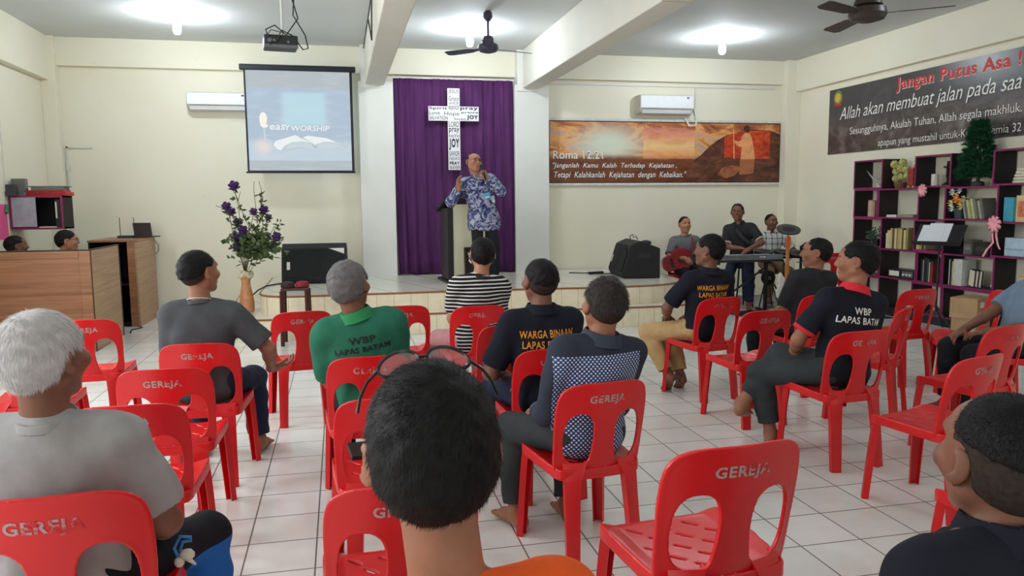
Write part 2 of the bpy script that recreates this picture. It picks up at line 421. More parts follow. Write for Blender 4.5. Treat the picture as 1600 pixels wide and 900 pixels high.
# wall seam cables and conduits
CABLE = mat('black_cable', (28, 28, 30), 0.5, var=0.05); CONDUIT = mat('white_conduit', (226, 226, 220), 0.45, var=0.03)
tag(MB().tube([(.405, 3.0, 3.72), (.39, 7.0, 3.66), (.40, 9.2, 3.69), (.40, 11.2, 3.68)], .007, 6).build('ceiling_cable', CABLE, smooth=True), 'thin black cable running along the ceiling beside the left beam', 'cable')
tag(MB().tube([(.40, 8.4, 3.70), (.395, 8.45, 3.4), (.4, 8.65, 3.28), (.395, 8.9, 3.45), (.40, 9.4, 3.66)], .008, 6).build('hanging_cable', CABLE, smooth=True), 'black cable hanging loose down the side of the left ceiling beam', 'cable')
mb = MB(); mb.box(3.12, 6.95, 11.475, 11.499, 3.30, 3.325); mb.box(5.55, 5.575, 11.475, 11.499, 2.80, 3.30); tag(mb.build('cable_duct', CONDUIT), 'white cable duct running along the wall above the right air conditioner', 'cable duct')
mb = MB(); mb.box(-3.545, -3.22, 11.478, 11.499, 2.30, 2.325); mb.box(-3.545, -3.525, 11.478, 11.499, 0.6, 2.325); mb.box(-3.56, -3.51, 11.47, 11.499, 2.0, 2.1); tag(mb.build('wall_conduit', CONDUIT), 'thin white conduit with a small box bending on the left of the back wall', 'conduit')
mb = MB(); mb.box(XL + .001, XL + .014, 9.955, 9.967, 1.7, 3.17); tag(mb.build('corner_conduit', CONDUIT), 'thin upright white conduit on the left wall beside the wall shelf', 'conduit')

# ------------------------------------------------------------------ stage: two tiers with rounded ends
def stage_tile(name, c0, c1, joint):
    t = NT(name); v = t.coord(); x = t.xyz(v)
    a = t.ramp(t.noise(v, 7.0, 5, 0.65, 1.2), [(0.3, srgb(*c0)), (0.7, srgb(*c1))])
    s = t.math('ADD', x[0], t.math('MULTIPLY', x[1], 0.35)); f = t.math('ABSOLUTE', t.math('SUBTRACT', t.math('FRACT', t.math('DIVIDE', s, joint)), 0.5))
    t.base(t.mix(t.math('GREATER_THAN', f, 0.4875), a, srgb(176, 160, 132))); return t.set(0.22, 0.5)
RISER = stage_tile('riser_tile', (226, 212, 180), (238, 228, 204), 0.2)
TREAD = stage_tile('tread_tile', (226, 222, 206), (236, 233, 222), 0.6)
NOSE = mat('brown_nosing', (142, 92, 58), 0.4)
def outline(pts, n=6):
    """round every inner corner of an open polyline (pts with radii)"""
    out = []
    for i, (x, y, r) in enumerate(pts):
        if r == 0: out.append((x, y)); continue
        p, a, b = Vector((x, y)), Vector(pts[i - 1][:2]), Vector(pts[i + 1][:2]); u, v = (a - p).normalized(), (b - p).normalized()
        s, e = p + u * r, p + v * r
        for k in range(n + 1):
            t = k / n; out.append(tuple((1 - t) ** 2 * s + 2 * t * (1 - t) * p + t * t * e))
    return out
UP = outline([(-.97, 11.49, 0), (-.96, 9.13, .5), (1.6, 9.12, .2), (3.3, 8.96, .5), (4.42, 9.06, .75), (4.62, 11.49, 0)], 8)
LOW = outline([(-1.42, 11.49, 0), (-1.29, 8.92, .5), (1.6, 8.90, .2), (3.3, 8.74, .5), (4.66, 8.72, .9), (4.72, 11.49, 0)], 8)
st = thing('stage_platform', (1.7, 9.4, 0), label='low two-step stage with beige tiles and rounded corners against the back wall', cat='stage')
def tier(name, ol, z0, z1):
    P = [(x - 1.7, y - 9.4) for x, y in ol]; mb = MB(); n = len(P)
    mb.add([(x, y, z1) for x, y in P], [tuple(range(n))], 1)
    mb.add([(x, y, z) for z in (z0, z1) for x, y in P], [(i, i + 1, n + i + 1, n + i) for i in range(n - 1)], 0)
    o = mb.build(name, [RISER, TREAD], st, fix=False)
    mb = MB(); mb.tube([(x, y, z1 - .008) for x, y in P], .013, 6, cap=True); mb.build('step_nosing', NOSE, o, smooth=True); return o
tier('lower_step', LOW, 0.0, 0.245); tier('upper_step', UP, 0.24, 0.475)
# ------------------------------------------------------------------ moulded red plastic chair
def red_plastic():
    t = NT('red_plastic'); v = t.coord(); oi = t.n('ShaderNodeObjectInfo')
    a = t.ramp(t.noise(v, 5, 3), [(0.3, srgb(200, 20, 25)), (0.7, srgb(210, 26, 30))])
    t.base(a); t.bump(t.noise(v, 220, 2), 0.05, 0.001); return t.set(0.32, 0.45)
RED = red_plastic()
def worn_paint():
    t = NT('worn_stencil_paint'); v = t.coord(); oi = t.n('ShaderNodeObjectInfo')
    ad = t.n('ShaderNodeVectorMath', operation='ADD'); sc = t.n('ShaderNodeCombineXYZ')
    for i in range(3): t.l(t.math('MULTIPLY', oi.outputs['Random'], 13.0 + 5 * i), sc.inputs[i])
    t.l(v, ad.inputs[0]); t.l(sc.outputs[0], ad.inputs[1])
    f = t.noise(ad.outputs[0], 34, 4, 0.7); f2 = t.noise(ad.outputs[0], 9, 2)
    k = t.ramp(t.math('ADD', t.math('MULTIPLY', f, 0.6), t.math('MULTIPLY', f2, 0.45)), [(0.50, (0, 0, 0, 1)), (0.56, (1, 1, 1, 1))])
    t.base(t.mix(k, srgb(170, 150, 148), srgb(196, 40, 44))); return t.set(0.55, 0.3)
STENCIL = worn_paint()
STICKER = mat('white_sticker', (226, 222, 214), 0.5, var=0.05)
def back_y(x, z): return 0.055 - (z - 0.42) / 0.38 * 0.075 + 1.15 * x * x
def chair_back():
    h = 0.0033; xs = np.arange(-.235, .236, h); zs = np.arange(.385, .83, h); ys = np.arange(-.05, .135, h)
    half = [(0, .804), (.085, .803), (.15, .793), (.190, .764), (.206, .71), (.209, .63), (.206, .55), (.204, .49), (.200, .44), (.192, .415), (.15, .402), (.09, .405), (0, .41)]
    ol = np.array(half + [(-x, z) for x, z in half[-2:0:-1]])
    ol = catmull(ol, 3)
    hole = [(.064, .462), (.10, .448), (.143, .462), (.167, .50), (.173, .565), (.166, .625), (.142, .662), (.10, .672), (.066, .655), (.05, .615), (.047, .56), (.053, .505)]
    hr = catmull(np.array(hole), 3); hl = hr * np.array([-1, 1])
    X, Z = np.meshgrid(xs, zs, indexing='ij')
    d2 = np.maximum(poly_sdf(X, Z, ol), np.maximum(-poly_sdf(X, Z, hr), -poly_sdf(X, Z, hl)))
    t = 0.0038 + 0.0045 * np.clip(1 - np.abs(d2 + .005) / .011, 0, 1)
    D2, T = d2[:, None, :], t[:, None, :]; W = ys[None, :, None] - back_y(X, Z)[:, None, :]
    W = W - 0.8 * (T - 0.0038)
    D = np.maximum(D2, np.abs(W) - T)
    return surface_nets(D, np.array([xs[0], ys[0], zs[0]]), h)
def chair_seat():
    h = 0.005; xs = np.arange(-.24, .241, h); ys = np.arange(.0, .50, h); zs = np.arange(.36, .465, h)
    half = [(0, .468), (.10, .466), (.17, .455), (.205, .425), (.213, .36), (.207, .25), (.20, .15), (.192, .085), (.17, .055), (.09, .045), (0, .045)]
    ol = catmull(np.array(half + [(-x, y) for x, y in half[-2:0:-1]]), 3)
    X, Y = np.meshgrid(xs, ys, indexing='ij'); d2 = poly_sdf(X, Y, ol)
    zt = 0.428 - 0.012 * np.clip(1 - (X / .19) ** 2, 0, 1) * np.clip(1 - ((Y - .22) / .2) ** 2, 0, 1) - np.clip(Y - .40, 0, 1) ** 2 * 5 + .018 * np.clip((np.abs(X) - .15) / .06, 0, 1) * np.clip((Y - .05) / .3, 0, 1)
    slots = np.full(X.shape, 9.0); ca, sa = math.cos(.75), math.sin(.75)
    for r in range(5):
        for c in range(3):
            px, py = -.095 + c * .095 + (.022 if r % 2 else -.022), .13 + r * .06; u = (X - px) * ca - (Y - py) * sa; v = (X - px) * sa + (Y - py) * ca
            slots = np.minimum(slots, np.maximum(np.abs(u) - .026, np.abs(v) - .0045))
    W = zs[None, None, :] - zt[:, :, None]; D2 = d2[:, :, None]
    plate = np.maximum(np.maximum(D2, np.abs(W) - .0045), -slots[:, :, None])
    apron = np.maximum(np.maximum(D2, -(D2 + .010)), np.maximum(W - .004, -(W + .042)))
    return surface_nets(np.minimum(plate, apron), np.array([xs[0], ys[0], zs[0]]), h)
def channel(mb, rows):
    """leg as a hollow channel; rows = (centre, u axis half width, depth vector, thickness)"""
    R = []
    for c, u, dv, t in rows:
        c, u, dv = Vector(c), Vector(u), Vector(dv); un, dn = u.normalized() * t, dv.normalized() * t
        R.append([c - u, c - u * .7 - dn * .35, c + u * .7 - dn * .35, c + u, c + u + dv, c + u - un + dv, c + u - un + dn, c - u + un + dn, c - u + un + dv, c - u + dv])
    n = 10; vs = [p for r in R for p in r]; fs = []
    for i in range(len(R) - 1):
        for k in range(n): fs.append((i * n + k, i * n + (k + 1) % n, (i + 1) * n + (k + 1) % n, (i + 1) * n + k))
    fs += [tuple(range(n - 1, -1, -1)), tuple((len(R) - 1) * n + k for k in range(n))]
    return mb.add(vs, fs)
def make_chair():
    r = thing('plastic_chair', (0, 0, -20)); V, F = chair_back(); bk = np_mesh('backrest', V, F, RED, r); bv = bvh_of(V, F)
    wrap_letters('lettering', [('GEREJA', -.081, .081, .708, .750, .032)], bv, (0, 0, 0), (1, 0, 0), (0, 0, 1), (0, 1, 0), STENCIL, bk, .0012, .012)
    V, F = chair_seat(); se = np_mesh('seat', V, F, RED, r)
    MB().obox((.0, .0505, .419), (.045, .0015, .022)).build('label_sticker', STICKER, bk)
    for s in (-1, 1):
        rows = []
        for z, w, x, y in ((.455, .050, .118, .062), (.42, .042, .128, .050), (.38, .034, .136, .042), (.30, .031, .140, .034), (.15, .028, .146, .016), (.0, .026, .151, .002)):
            rows.append(((s * x, y, z), (w * s * 1.0, w * .28, 0), (-.006 * s, .030, 0), .005))
        channel(MB(), rows).build('leg', RED, r, smooth=True)
        rows = []
        for z, w, x, y in ((.418, .034, .185, .430), (.38, .031, .190, .434), (.30, .028, .196, .441), (.15, .025, .204, .452), (0, .022, .212, .462)):
            rows.append(((s * x, y, z), (w * s * .75, -w * .72, 0), (-.022 * s, -.022, 0), .005))
        channel(MB(), rows).build('leg', RED, r, smooth=True)
    return r
CH0 = make_chair()
_first = [True]
def chair(x, y, rz, label, group='red plastic chairs set out in rows', sz=1.0, sc=1.0):
    if _first[0]: o = CH0; _first[0] = False
    else: o = copy_tree(CH0)
    o.location = (x, y, 0); o.rotation_euler = (0, 0, math.radians(rz)); o.scale = (sc, sc, sc * sz)
    return tag(o, label, 'chair', group)
chair(1.06, 1.86, 5, 'empty red plastic chair nearest the camera, its seat slots in full view', sc=1.08)
chair(-.70, 1.93, 2, 'red plastic chair with rubbed lettering under the white-haired man in pale grey', sc=1.07)
chair(-.79, 3.00, 0, 'empty red chair directly in front of the white-haired man, half hidden by his shoulder')
chair(-.80, 3.64, 0, 'empty red chair directly behind the man in the dark grey shirt')
chair(-1.63, 5.37, 2, 'empty red chair in front of the wooden counter, partly behind white hair')
chair(-1.73, 4.57, 0, 'empty red chair hidden behind the white-haired man, only its seat corner and side showing')
chair(-.76, 4.27, -3, 'red chair under the man in the dark grey shirt and necklace')
chair(-.27, 5.37, 8, 'empty red chair in front of the small stool, left of the man in green')
chair(.12, 3.69, 2, 'red chair under the man in the green polo shirt')
chair(.41, 5.47, 0, 'empty red chair ahead of the man in green, seen past his right shoulder')
chair(.95, 5.32, 5, 'red chair under the man in the striped shirt')
chair(.99, 4.44, 6, 'empty red chair between the striped shirt and the black shirt with orange lettering')
chair(1.03, 3.64, 3, 'red chair under the seated man wearing black with orange lettering, left of centre aisle')
chair(1.04, 2.90, 9, 'red chair under the man in the dotted navy shirt')
chair(.16, 2.87, 2, 'empty red chair behind the man in green, mostly hidden by the black-haired head')
chair(.14, 1.95, 2, 'empty red chair just ahead of the man in the orange shirt')
chair(2.80, 5.26, 12, 'red chair under the man in tan trousers')
chair(2.76, 4.55, 6, 'empty red chair to the right of the bare feet of the man in tan trousers')
chair(3.63, 5.21, 8, 'red chair under the man in plain black near the guitar')
chair(2.83, 3.69, 5, 'red chair under the man with white lettering and red collar')
chair(4.57, 5.29, 8, 'empty red chair in front of the cardboard cartons')
chair(3.72, 4.43, 38, 'empty red chair turned sideways, just right of the man with the red collar')
chair(3.74, 3.62, 14, 'empty red chair behind the black trousers at the right edge')
chair(4.74, 4.40, 78, 'red chair under the man in blue-grey at the right edge')
chair(2.91, 2.95, 16, 'empty red chair on the right, behind the buzz-cut head')
chair(5.05, 5.00, 58, 'empty red chair turned sideways beside the blue-grey sleeve at the right edge')
chair(6.55, 9.2, 0, 'empty red chair far back by the right wall, behind the man in plain black')
chair(2.36, 1.95, 0, 'red chair in front of the buzz-cut man in navy, mostly hidden by his head')
# ------------------------------------------------------------------ ceiling: lamps, fans, projector
GLOW = emit('lamp_glow', (236, 246, 255), BULB); GLOW2 = emit('lamp_glow_soft', (236, 244, 255), BULB_NEAR); GLOW3 = emit('lamp_glow_dim', (236, 244, 255), BULB_REAR)
FIT = mat('lamp_holder', (214, 214, 210), 0.4, var=0.03)
def lamp(x, y, label, glow=None):
    t = thing('ceiling_lamp', (x, y, ZC), label=label, cat='ceiling lamp', group='bare bulbs on the ceiling')
    MB().lathe([(.055, 0), (.058, -.008), (.05, -.02), (.026, -.028), (.024, -.07), (.02, -.085)]).build('lamp_holder', FIT, t, smooth=True)
    MB().lathe([(.019, -.083), (.022, -.10), (.038, -.125), (.043, -.15), (.043, -.20), (.036, -.225), (.02, -.238), (.004, -.241)]).build('bulb', glow or GLOW, t, smooth=True)
lamp(-1.77, 9.82, 'lit bare bulb on the ceiling in the left bay, above the wooden counter side')
lamp(1.69, 9.93, 'lit bare bulb on the ceiling in the middle bay, just behind the black ceiling fan')
lamp(5.15, 9.85, 'lit bare bulb on the ceiling in the right bay')
for x in (-1.77, 1.69, 5.15):
    lamp(x, 4.6, 'lit bare bulb on the ceiling over the rows of chairs, above the view', GLOW2)
    lamp(x, -.9, 'lit bare bulb on the ceiling behind the viewer', GLOW3)
FAN_DK = mat('fan_blue_grey', (62, 62, 84), 0.4, var=0.05); FAN_BR = mat('fan_brown', (58, 50, 44), 0.4, var=0.05)
def fan(x, y, zm, az, R, m, label, cone=False):
    t = thing('ceiling_fan', (x, y, ZC), label=label, cat='ceiling fan'); dz = zm - ZC
    MB().lathe([(.03, 0), (.05, -.02), (.055, -.07), (.03, -.11), (.014, -.12)]).build('canopy', m, t, smooth=True)
    MB().tube([(0, 0, -.1), (0, 0, dz + .06)], .013, 10).build('rod', m, t, smooth=True)
    p = [(.02, .15), (.05, .14), (.065, .10), (.075, .07), (.115, .045), (.12, .0), (.10, -.03), (.05, -.045), (.004, -.05)]
    if cone: p = [(.014, .26), (.03, .25), (.10, .09), (.105, .07), (.06, .06), (.13, .045), (.14, .0), (.12, -.035), (.05, -.055), (.004, -.06)]
    MB().lathe([(r, z + dz) for r, z in p]).build('motor', m, t, smooth=True)
    for k in range(3):
        a = math.radians(az + 120 * k); Rm = Matrix.Rotation(a, 3, 'Z') @ Matrix.Rotation(math.radians(11), 3, 'X'); mb = MB()
        ol = [(.10, -.02), (.18, -.03), (.24, -.055), (R - .05, -.068), (R, -.05), (R, .05), (R - .05, .062), (.24, .052), (.18, .03), (.10, .02)]
        mb.prism(ol, (0, 0, dz), Rm @ Vector((1, 0, 0)), Rm @ Vector((0, 1, 0)), Rm @ Vector((0, 0, .006))); mb.build('blade', m, t)
fan(1.76, 9.07, 3.31, 19, .58, FAN_DK, 'dark blue-grey ceiling fan with three blades hanging in the middle bay')
fan(3.97, 5.3, 2.92, -37, .58, FAN_BR, 'dark brown ceiling fan in the right bay near the right wall banner', True)
BLK = mat('black_plastic', (30, 31, 34), 0.45, var=0.08); GRY = mat('grey_plastic', (96, 98, 102), 0.5)
pj = thing('ceiling_projector', tuple(on_y(438, 67, 7.4)), math.radians(8), 'black projector hanging from the ceiling on a thin rod with looped cables', 'projector')
mb = MB(); mb.box(-.145, .145, -.11, .11, -.06, .05); mb.build('body', BLK, pj, bevel=.012)
mb = MB(); mb.box(-.146, .146, -.116, -.108, -.062, -.035); mb.build('base_strip', GRY, pj)
mb = MB(); mb.tube([(.02, 0, .05), (.02, 0, ZC - pj.location.z)], .011, 8); mb.box(-.05, .09, -.04, .04, .05, .064); mb.build('mount', mat('mount_white', (206, 206, 200), 0.5), pj)
for k, (x, z, r) in enumerate(((-.10, .0, .02), (-.06, .0, .014), (.06, -.01, .012))): MB().tube([(x, -.112, z), (x, -.118, z)], r, 10).build('socket', GRY, pj)
mb = MB()
zt = ZC - pj.location.z
mb.tube([(-.10, -.11, .0), (-.13, -.14, .08), (-.05, -.10, .13), (.05, -.06, .06), (.16, -.02, .22), (.10, 0, .45), (.06, 0, .6), (.05, 0, zt)], .006, 6)
mb.tube([(-.04, -.115, -.02), (.0, -.16, .08), (.10, -.1, .05), (.19, -.06, -.06), (.24, -.03, -.04), (.22, 0, .08), (.12, .0, .25), (.14, 0, .5), (.13, 0, zt)], .006, 6)
mb.tube([(-.08, -.115, -.01), (-.1, -.15, -.05), (-.02, -.15, .0), (.02, -.13, .06), (-.08, -.1, .09), (-.12, -.05, .05)], .004, 6)
mb.tube([(-.07, 0, zt), (-.08, 0, .62), (-.03, 0, .44), (.02, 0, .44), (.06, 0, .6), (.05, 0, zt)], .006, 6)
mb.build('cable', CABLE, pj, smooth=True)

# ------------------------------------------------------------------ projection screen with the projected picture
def screen_picture():
    t = NT('screen_picture'); v = t.coord(); x = t.xyz(v)
    def box(lo, hi, ax, s=0.05):
        return t.math('MULTIPLY', t.n1(x[ax], lo, s), t.math('SUBTRACT', 1.0, t.n1(x[ax], hi, s)))
    def n1(o, p, s):
        r = t.n('ShaderNodeMapRange'); r.interpolation_type = 'SMOOTHSTEP'; t.l(o, r.inputs[0]); r.inputs[1].default_value = p - s; r.inputs[2].default_value = p + s; return r.outputs[0]
    t.n1 = n1
    base = srgb(190, 200, 206)
    lower = t.math('MULTIPLY', n1(x[2], -1.28, .01), t.math('SUBTRACT', 1.0, n1(x[2], -.30, .02)))
    c = t.mix(lower, base, srgb(186, 204, 222))
    win = t.math('MULTIPLY', box(.50, 1.08, 0, .06), box(-.80, -.36, 2, .03))
    c = t.mix(t.math('MULTIPLY', win, 0.8), c, srgb(200, 236, 246))
    tab = t.math('MULTIPLY', n1(x[2], -1.28, .01), t.math('SUBTRACT', 1.0, n1(x[2], -1.02, .06)))
    c = t.mix(t.math('MULTIPLY', tab, 0.6), c, srgb(216, 232, 242))
    s = t.noise(t.mapped((1.2, 1, 5)), 2.5, 2); c = t.mix(t.ramp(s, [(.5, (0, 0, 0, 1)), (.75, (.3, .3, .3, 1))]), c, srgb(226, 236, 240))
    glow = t.n('ShaderNodeVectorMath', operation='DISTANCE'); t.l(v, glow.inputs[0]); glow.inputs[1].default_value = (.24, 0, -1.09)
    c = t.mix(t.math('SUBTRACT', 0.8, t.n1(glow.outputs[1], .10, .10)), c, srgb(252, 234, 222))
    t.base((0.02, 0.02, 0.02, 1)); t.l(c, t.b.inputs['Emission Color']); t.b.inputs['Emission Strength'].default_value = 0.72; return t.set(0.6, 0.2)
SCR = screen_picture(); SCRB = mat('screen_black', (26, 30, 40), 0.5, var=0.05)
PB = (.03, .03, .03, 1); W1 = emit('projected_white', (240, 246, 247), 0.74, PB); W2 = emit('projected_pale_grey', (184, 198, 206), 0.72, PB); W3 = emit('projected_page_edge', (206, 220, 228), 0.72, PB); WF = emit('projected_flame', (250, 236, 228), 0.82, PB)
tl = on_y(377, 100, 11.12)
sc = thing('projection_screen', (tl[0], 11.12, tl[2]), label='white projection screen on the left of the back wall showing an open book and candle', cat='projection screen')
SW, SH = 1.47, 1.44   # width, drop
mb = MB(); mb.box(-.03, SW + .03, -.045, .035, -.075, 0); mb.build('roller_case', SCRB, sc, bevel=.012)
mb = MB()
for x in (.10, SW - .16): mb.box(x, x + .03, .03, .375, -.05, -.02)
mb.build('wall_bracket', GRY, sc)
mb = MB(); mb.box(.045, SW - .055, -.002, .002, -SH + .025, -.07); fab = mb.build('screen_fabric', SCR, sc)
mb = MB(); mb.box(.02, .0445, -.004, .004, -SH, -.07); mb.box(SW - .0545, SW - .02, -.004, .004, -SH, -.07); mb.box(.02, SW - .02, -.0045, .0045, -SH, -SH + .025); mb.build('border', SCRB, sc)
mb = MB(); mb.tube([(.0, 0, -SH), (SW - .01, 0, -SH)], .012, 8); mb.box(SW * .5 - .04, SW * .5 + .04, -.02, .02, -SH - .005, -SH + .015); mb.build('bottom_bar', SCRB, sc)
mb = MB()
def scp(x, y): return (x - 52) / 770.0 * (SW - .1) + .045, -(y - 80) / 740.0 * (SH - .09) - .07
def sflat(poly, name, m, off=.004):
    P = [scp(*p) for p in poly]; MB().add([(x, -off, z) for x, z in P], [tuple(range(len(P)))]).build(name, m, fab)
for tx, xa, xb, ya, yb in (('eas', 212, 326, 516, 479), ('Y', 324, 366, 520, 478), ('WORSHIP', 372, 660, 522, 482)):
    x0, z0 = scp(xa, ya); x1, z1 = scp(xb, yb); letters(mb, tx, (x0, -.006, z0), (x1 - x0, 0, 0), (0, 0, z1 - z0), .012, .15)
mb.build('lettering', W1, fab, fix=False)
bk = [(232, 632), (250, 598), (290, 580), (350, 558), (400, 552), (440, 565), (458, 580), (470, 562), (500, 556), (560, 570), (640, 574), (700, 592), (790, 640), (720, 655), (600, 660), (540, 655), (500, 660), (400, 652), (300, 668), (270, 670)]
sflat([(228, 630), (248, 596), (400, 552), (452, 574), (470, 558), (640, 574), (792, 642), (700, 652), (550, 650), (440, 648), (290, 670), (262, 664)], 'projected_book', W2, .003)
sflat([(234, 628), (252, 598), (400, 553), (450, 580), (535, 612), (450, 600), (380, 606), (320, 632), (290, 668), (262, 660)], 'projected_page', W1)
sflat([(455, 572), (490, 556), (640, 575), (785, 640), (700, 606), (620, 602), (560, 618), (545, 628), (510, 600)], 'projected_page', W1, .0045)
sflat([(300, 664), (330, 634), (390, 608), (450, 603), (520, 618), (540, 655), (440, 642)], 'projected_page_edge', W3, .0042)
sflat([(560, 655), (560, 622), (620, 606), (700, 610), (780, 645)], 'projected_page_edge', W3, .0042)
sflat([(140, 420), (150, 396), (166, 386), (184, 394), (196, 420), (196, 450), (186, 470), (204, 486), (190, 500), (160, 500), (146, 484), (140, 450)], 'projected_flame', WF)
sflat([(164, 500), (176, 500), (184, 590), (204, 612), (160, 612), (170, 590)], 'projected_candlestick', W3)

# ------------------------------------------------------------------ air conditioners
ACW = mat('ac_white', (240, 243, 246), 0.35, var=0.02); ACD = mat('ac_dark', (40, 42, 46), 0.5); ACB = mat('ac_side', (206, 204, 194), 0.5)
def aircon(x0, x1, z0, z1, label, y=11.5):
    t = thing('air_conditioner', ((x0 + x1) / 2, y, z0), label=label, cat='air conditioner'); w, h = (x1 - x0) / 2, z1 - z0
    prof = [(0, .0), (0, h), (-.19, h), (-.215, h - .02), (-.215, h * .30), (-.17, .03), (-.10, 0)]
    MB().prism(prof, (-w, 0, 0), (0, 1, 0), (0, 0, 1), (2 * w, 0, 0)).build('body', ACB, t, bevel=.008)
    MB().box(-w + .01, w - .01, -.224, -.214, h * .31, h - .012).build('front_panel', ACW, t, bevel=.004)
    MB().add([(-w + .04, -.212, h * .28), (w - .04, -.212, h * .28), (w - .04, -.178, .052), (-w + .04, -.178, .052)], [(0, 1, 2, 3)]).build('air_outlet', ACD, t)
    R = rot('X', 35); MB().obox((0, -.205, h * .12), (2 * w - .08, .008, .05), R).build('louver', ACW, t)
    MB().box(w - .12, w - .085, -.2265, -.224, h - .055, h - .03).build('badge', GRY, t); return t
aircon(-1.97, -1.14, 2.81, 3.05, 'white air conditioner on the back wall, half behind the projection screen')
aircon(4.55, 5.44, 2.86, 3.15, 'white air conditioner above the sunset banner')
p = [(5.46, 11.46, 3.0), (5.53, 11.44, 2.96), (5.56, 11.43, 2.8), (5.53, 11.4, 2.70), (5.42, 11.4, 2.70), (5.36, 11.42, 2.82)]
tag(MB().tube(p, .014, 8).build('coolant_pipe', CONDUIT, smooth=True), 'looped white pipe at the right end of the air conditioner above the banner', 'pipe')

# ------------------------------------------------------------------ curtain and cross
def curtain_mat():
    t = NT('purple_cloth'); v = t.coord(); t.base(t.ramp(t.noise(t.mapped((6, 1, .6)), 3, 3), [(.3, srgb(72, 34, 80)), (.7, srgb(90, 46, 96))]))
    t.bump(t.noise(v, 300, 2), .15, .001); return t.set(0.75, 0.2)
mb = MB(); nx, nz = 170, 14; x0, x1, z0, z1 = .80, 2.56, .49, 3.30; vs = []; fs = []
for j in range(nz + 1):
    for i in range(nx + 1):
        u = i / nx; q = j / nz; x = x0 + (x1 - x0) * u + .035 * (1 - q) * max(0, 1 - 3 * u) + .012 * math.sin(q * 5) * (u - .5)
        a = .010 + .028 * (1 - q) * (.4 + .6 * math.sin(u * 9 + 1) ** 2)
        y = 11.30 + a * math.sin(u * 62 + 2.2 * math.sin(u * 7) + .6 * q) + .012 * math.sin(u * 23 + q * 2) + .008 * math.sin(u * 140 + 3 * q) * q
        vs.append((x, y, z0 + (z1 - z0) * q + (.012 * math.sin(u * 31) if j == 0 else 0)))
for j in range(nz):
    for i in range(nx): a = j * (nx + 1) + i; fs.append((a, a + 1, a + nx + 2, a + nx + 1))
mb.add(vs, fs); o = mb.build('curtain', curtain_mat(), smooth='all', fix=False); sd = o.modifiers.new('thick', 'SOLIDIFY'); sd.thickness = .003
tag(o, 'deep purple curtain hung between the two white pilasters behind the lectern', 'curtain')
MB().tube([(-.0 + .79, 11.30, 3.31), (2.57, 11.30, 3.31)], .013, 8).build('curtain_rod', mat('rod_white', (224, 222, 214), 0.4), o, smooth=True)
CW = mat('cross_white', (240, 238, 240), 0.4, var=0.02); INK = mat('black_ink', (22, 22, 24), 0.6, var=0.0); INK2 = mat('grey_ink', (84, 84, 88), 0.6, var=0.0)
cx, yc = 1.655, 11.19
cr = thing('wall_cross', (cx, yc, 2.0), label='white wooden cross covered in black words, hung on the purple curtain', cat='cross')
HT, A0, A1, HW = 1.16, .70, .905, .088; AW = .365     # height, arm bottom/top, half width, half arm span
ol = [(-HW, 0), (HW, 0), (HW, A0), (AW, A0), (AW, A1), (HW, A1), (HW, HT), (-HW, HT), (-HW, A1), (-AW, A1), (-AW, A0), (-HW, A0)]
cb = MB().prism(ol, (0, 0, 0), (1, 0, 0), (0, 0, 1), (0, .03, 0)).build('board', CW, cr, bevel=.003)
mb = MB(); m2 = MB()
for s, b, z0, z1, k in (('JESUS', 0, 1.075, 1.145, 0), ('Grace', 0, .985, 1.05, 0), ('SAVIOR', .0, .93, .975, 1), ('REJOICE', .01, .845, .915, 0), ('LORD', .0, .615, .69, 0), ('pray', .01, .52, .60, 0), ('FAITH', .0, .465, .505, 0), ('JOY', .04, .285, .45, 0), ('SAVIOR', .01, .20, .27, 1), ('REJOICE', 0, .13, .185, 1), ('PRAY', .04, .075, .12, 0), ('SALVATION', .01, .015, .06, 0)):
    q = MB(); letters(q, s, (-HW + .014, -.0025, z0), (2 * HW - .028, 0, 0), (0, 0, z1 - z0), b); q.build('lettering', INK2 if k else INK, cb, fix=False)
for s, b, x0, x1, z0, z1, k in (('Spirit', .02, -.355, -.095, .85, .895, 0), ('pray', .02, .095, .355, .845, .895, 0), ('Love', .0, -.355, -.20, .785, .84, 1), ('Hope', 0, -.14, .08, .76, .83, 1), ('praise', .03, .11, .355, .80, .835, 1), ('SALVATION', .01, -.355, -.09, .715, .765, 1), ('Saved', 0, .0, .17, .712, .745, 1), ('JOY', .05, .19, .355, .712, .785, 0)):
    q = MB(); letters(q, s, (x0, -.0025, z0), (x1 - x0, 0, 0), (0, 0, z1 - z0), b); q.build('lettering', INK2 if k else INK, cb, fix=False)

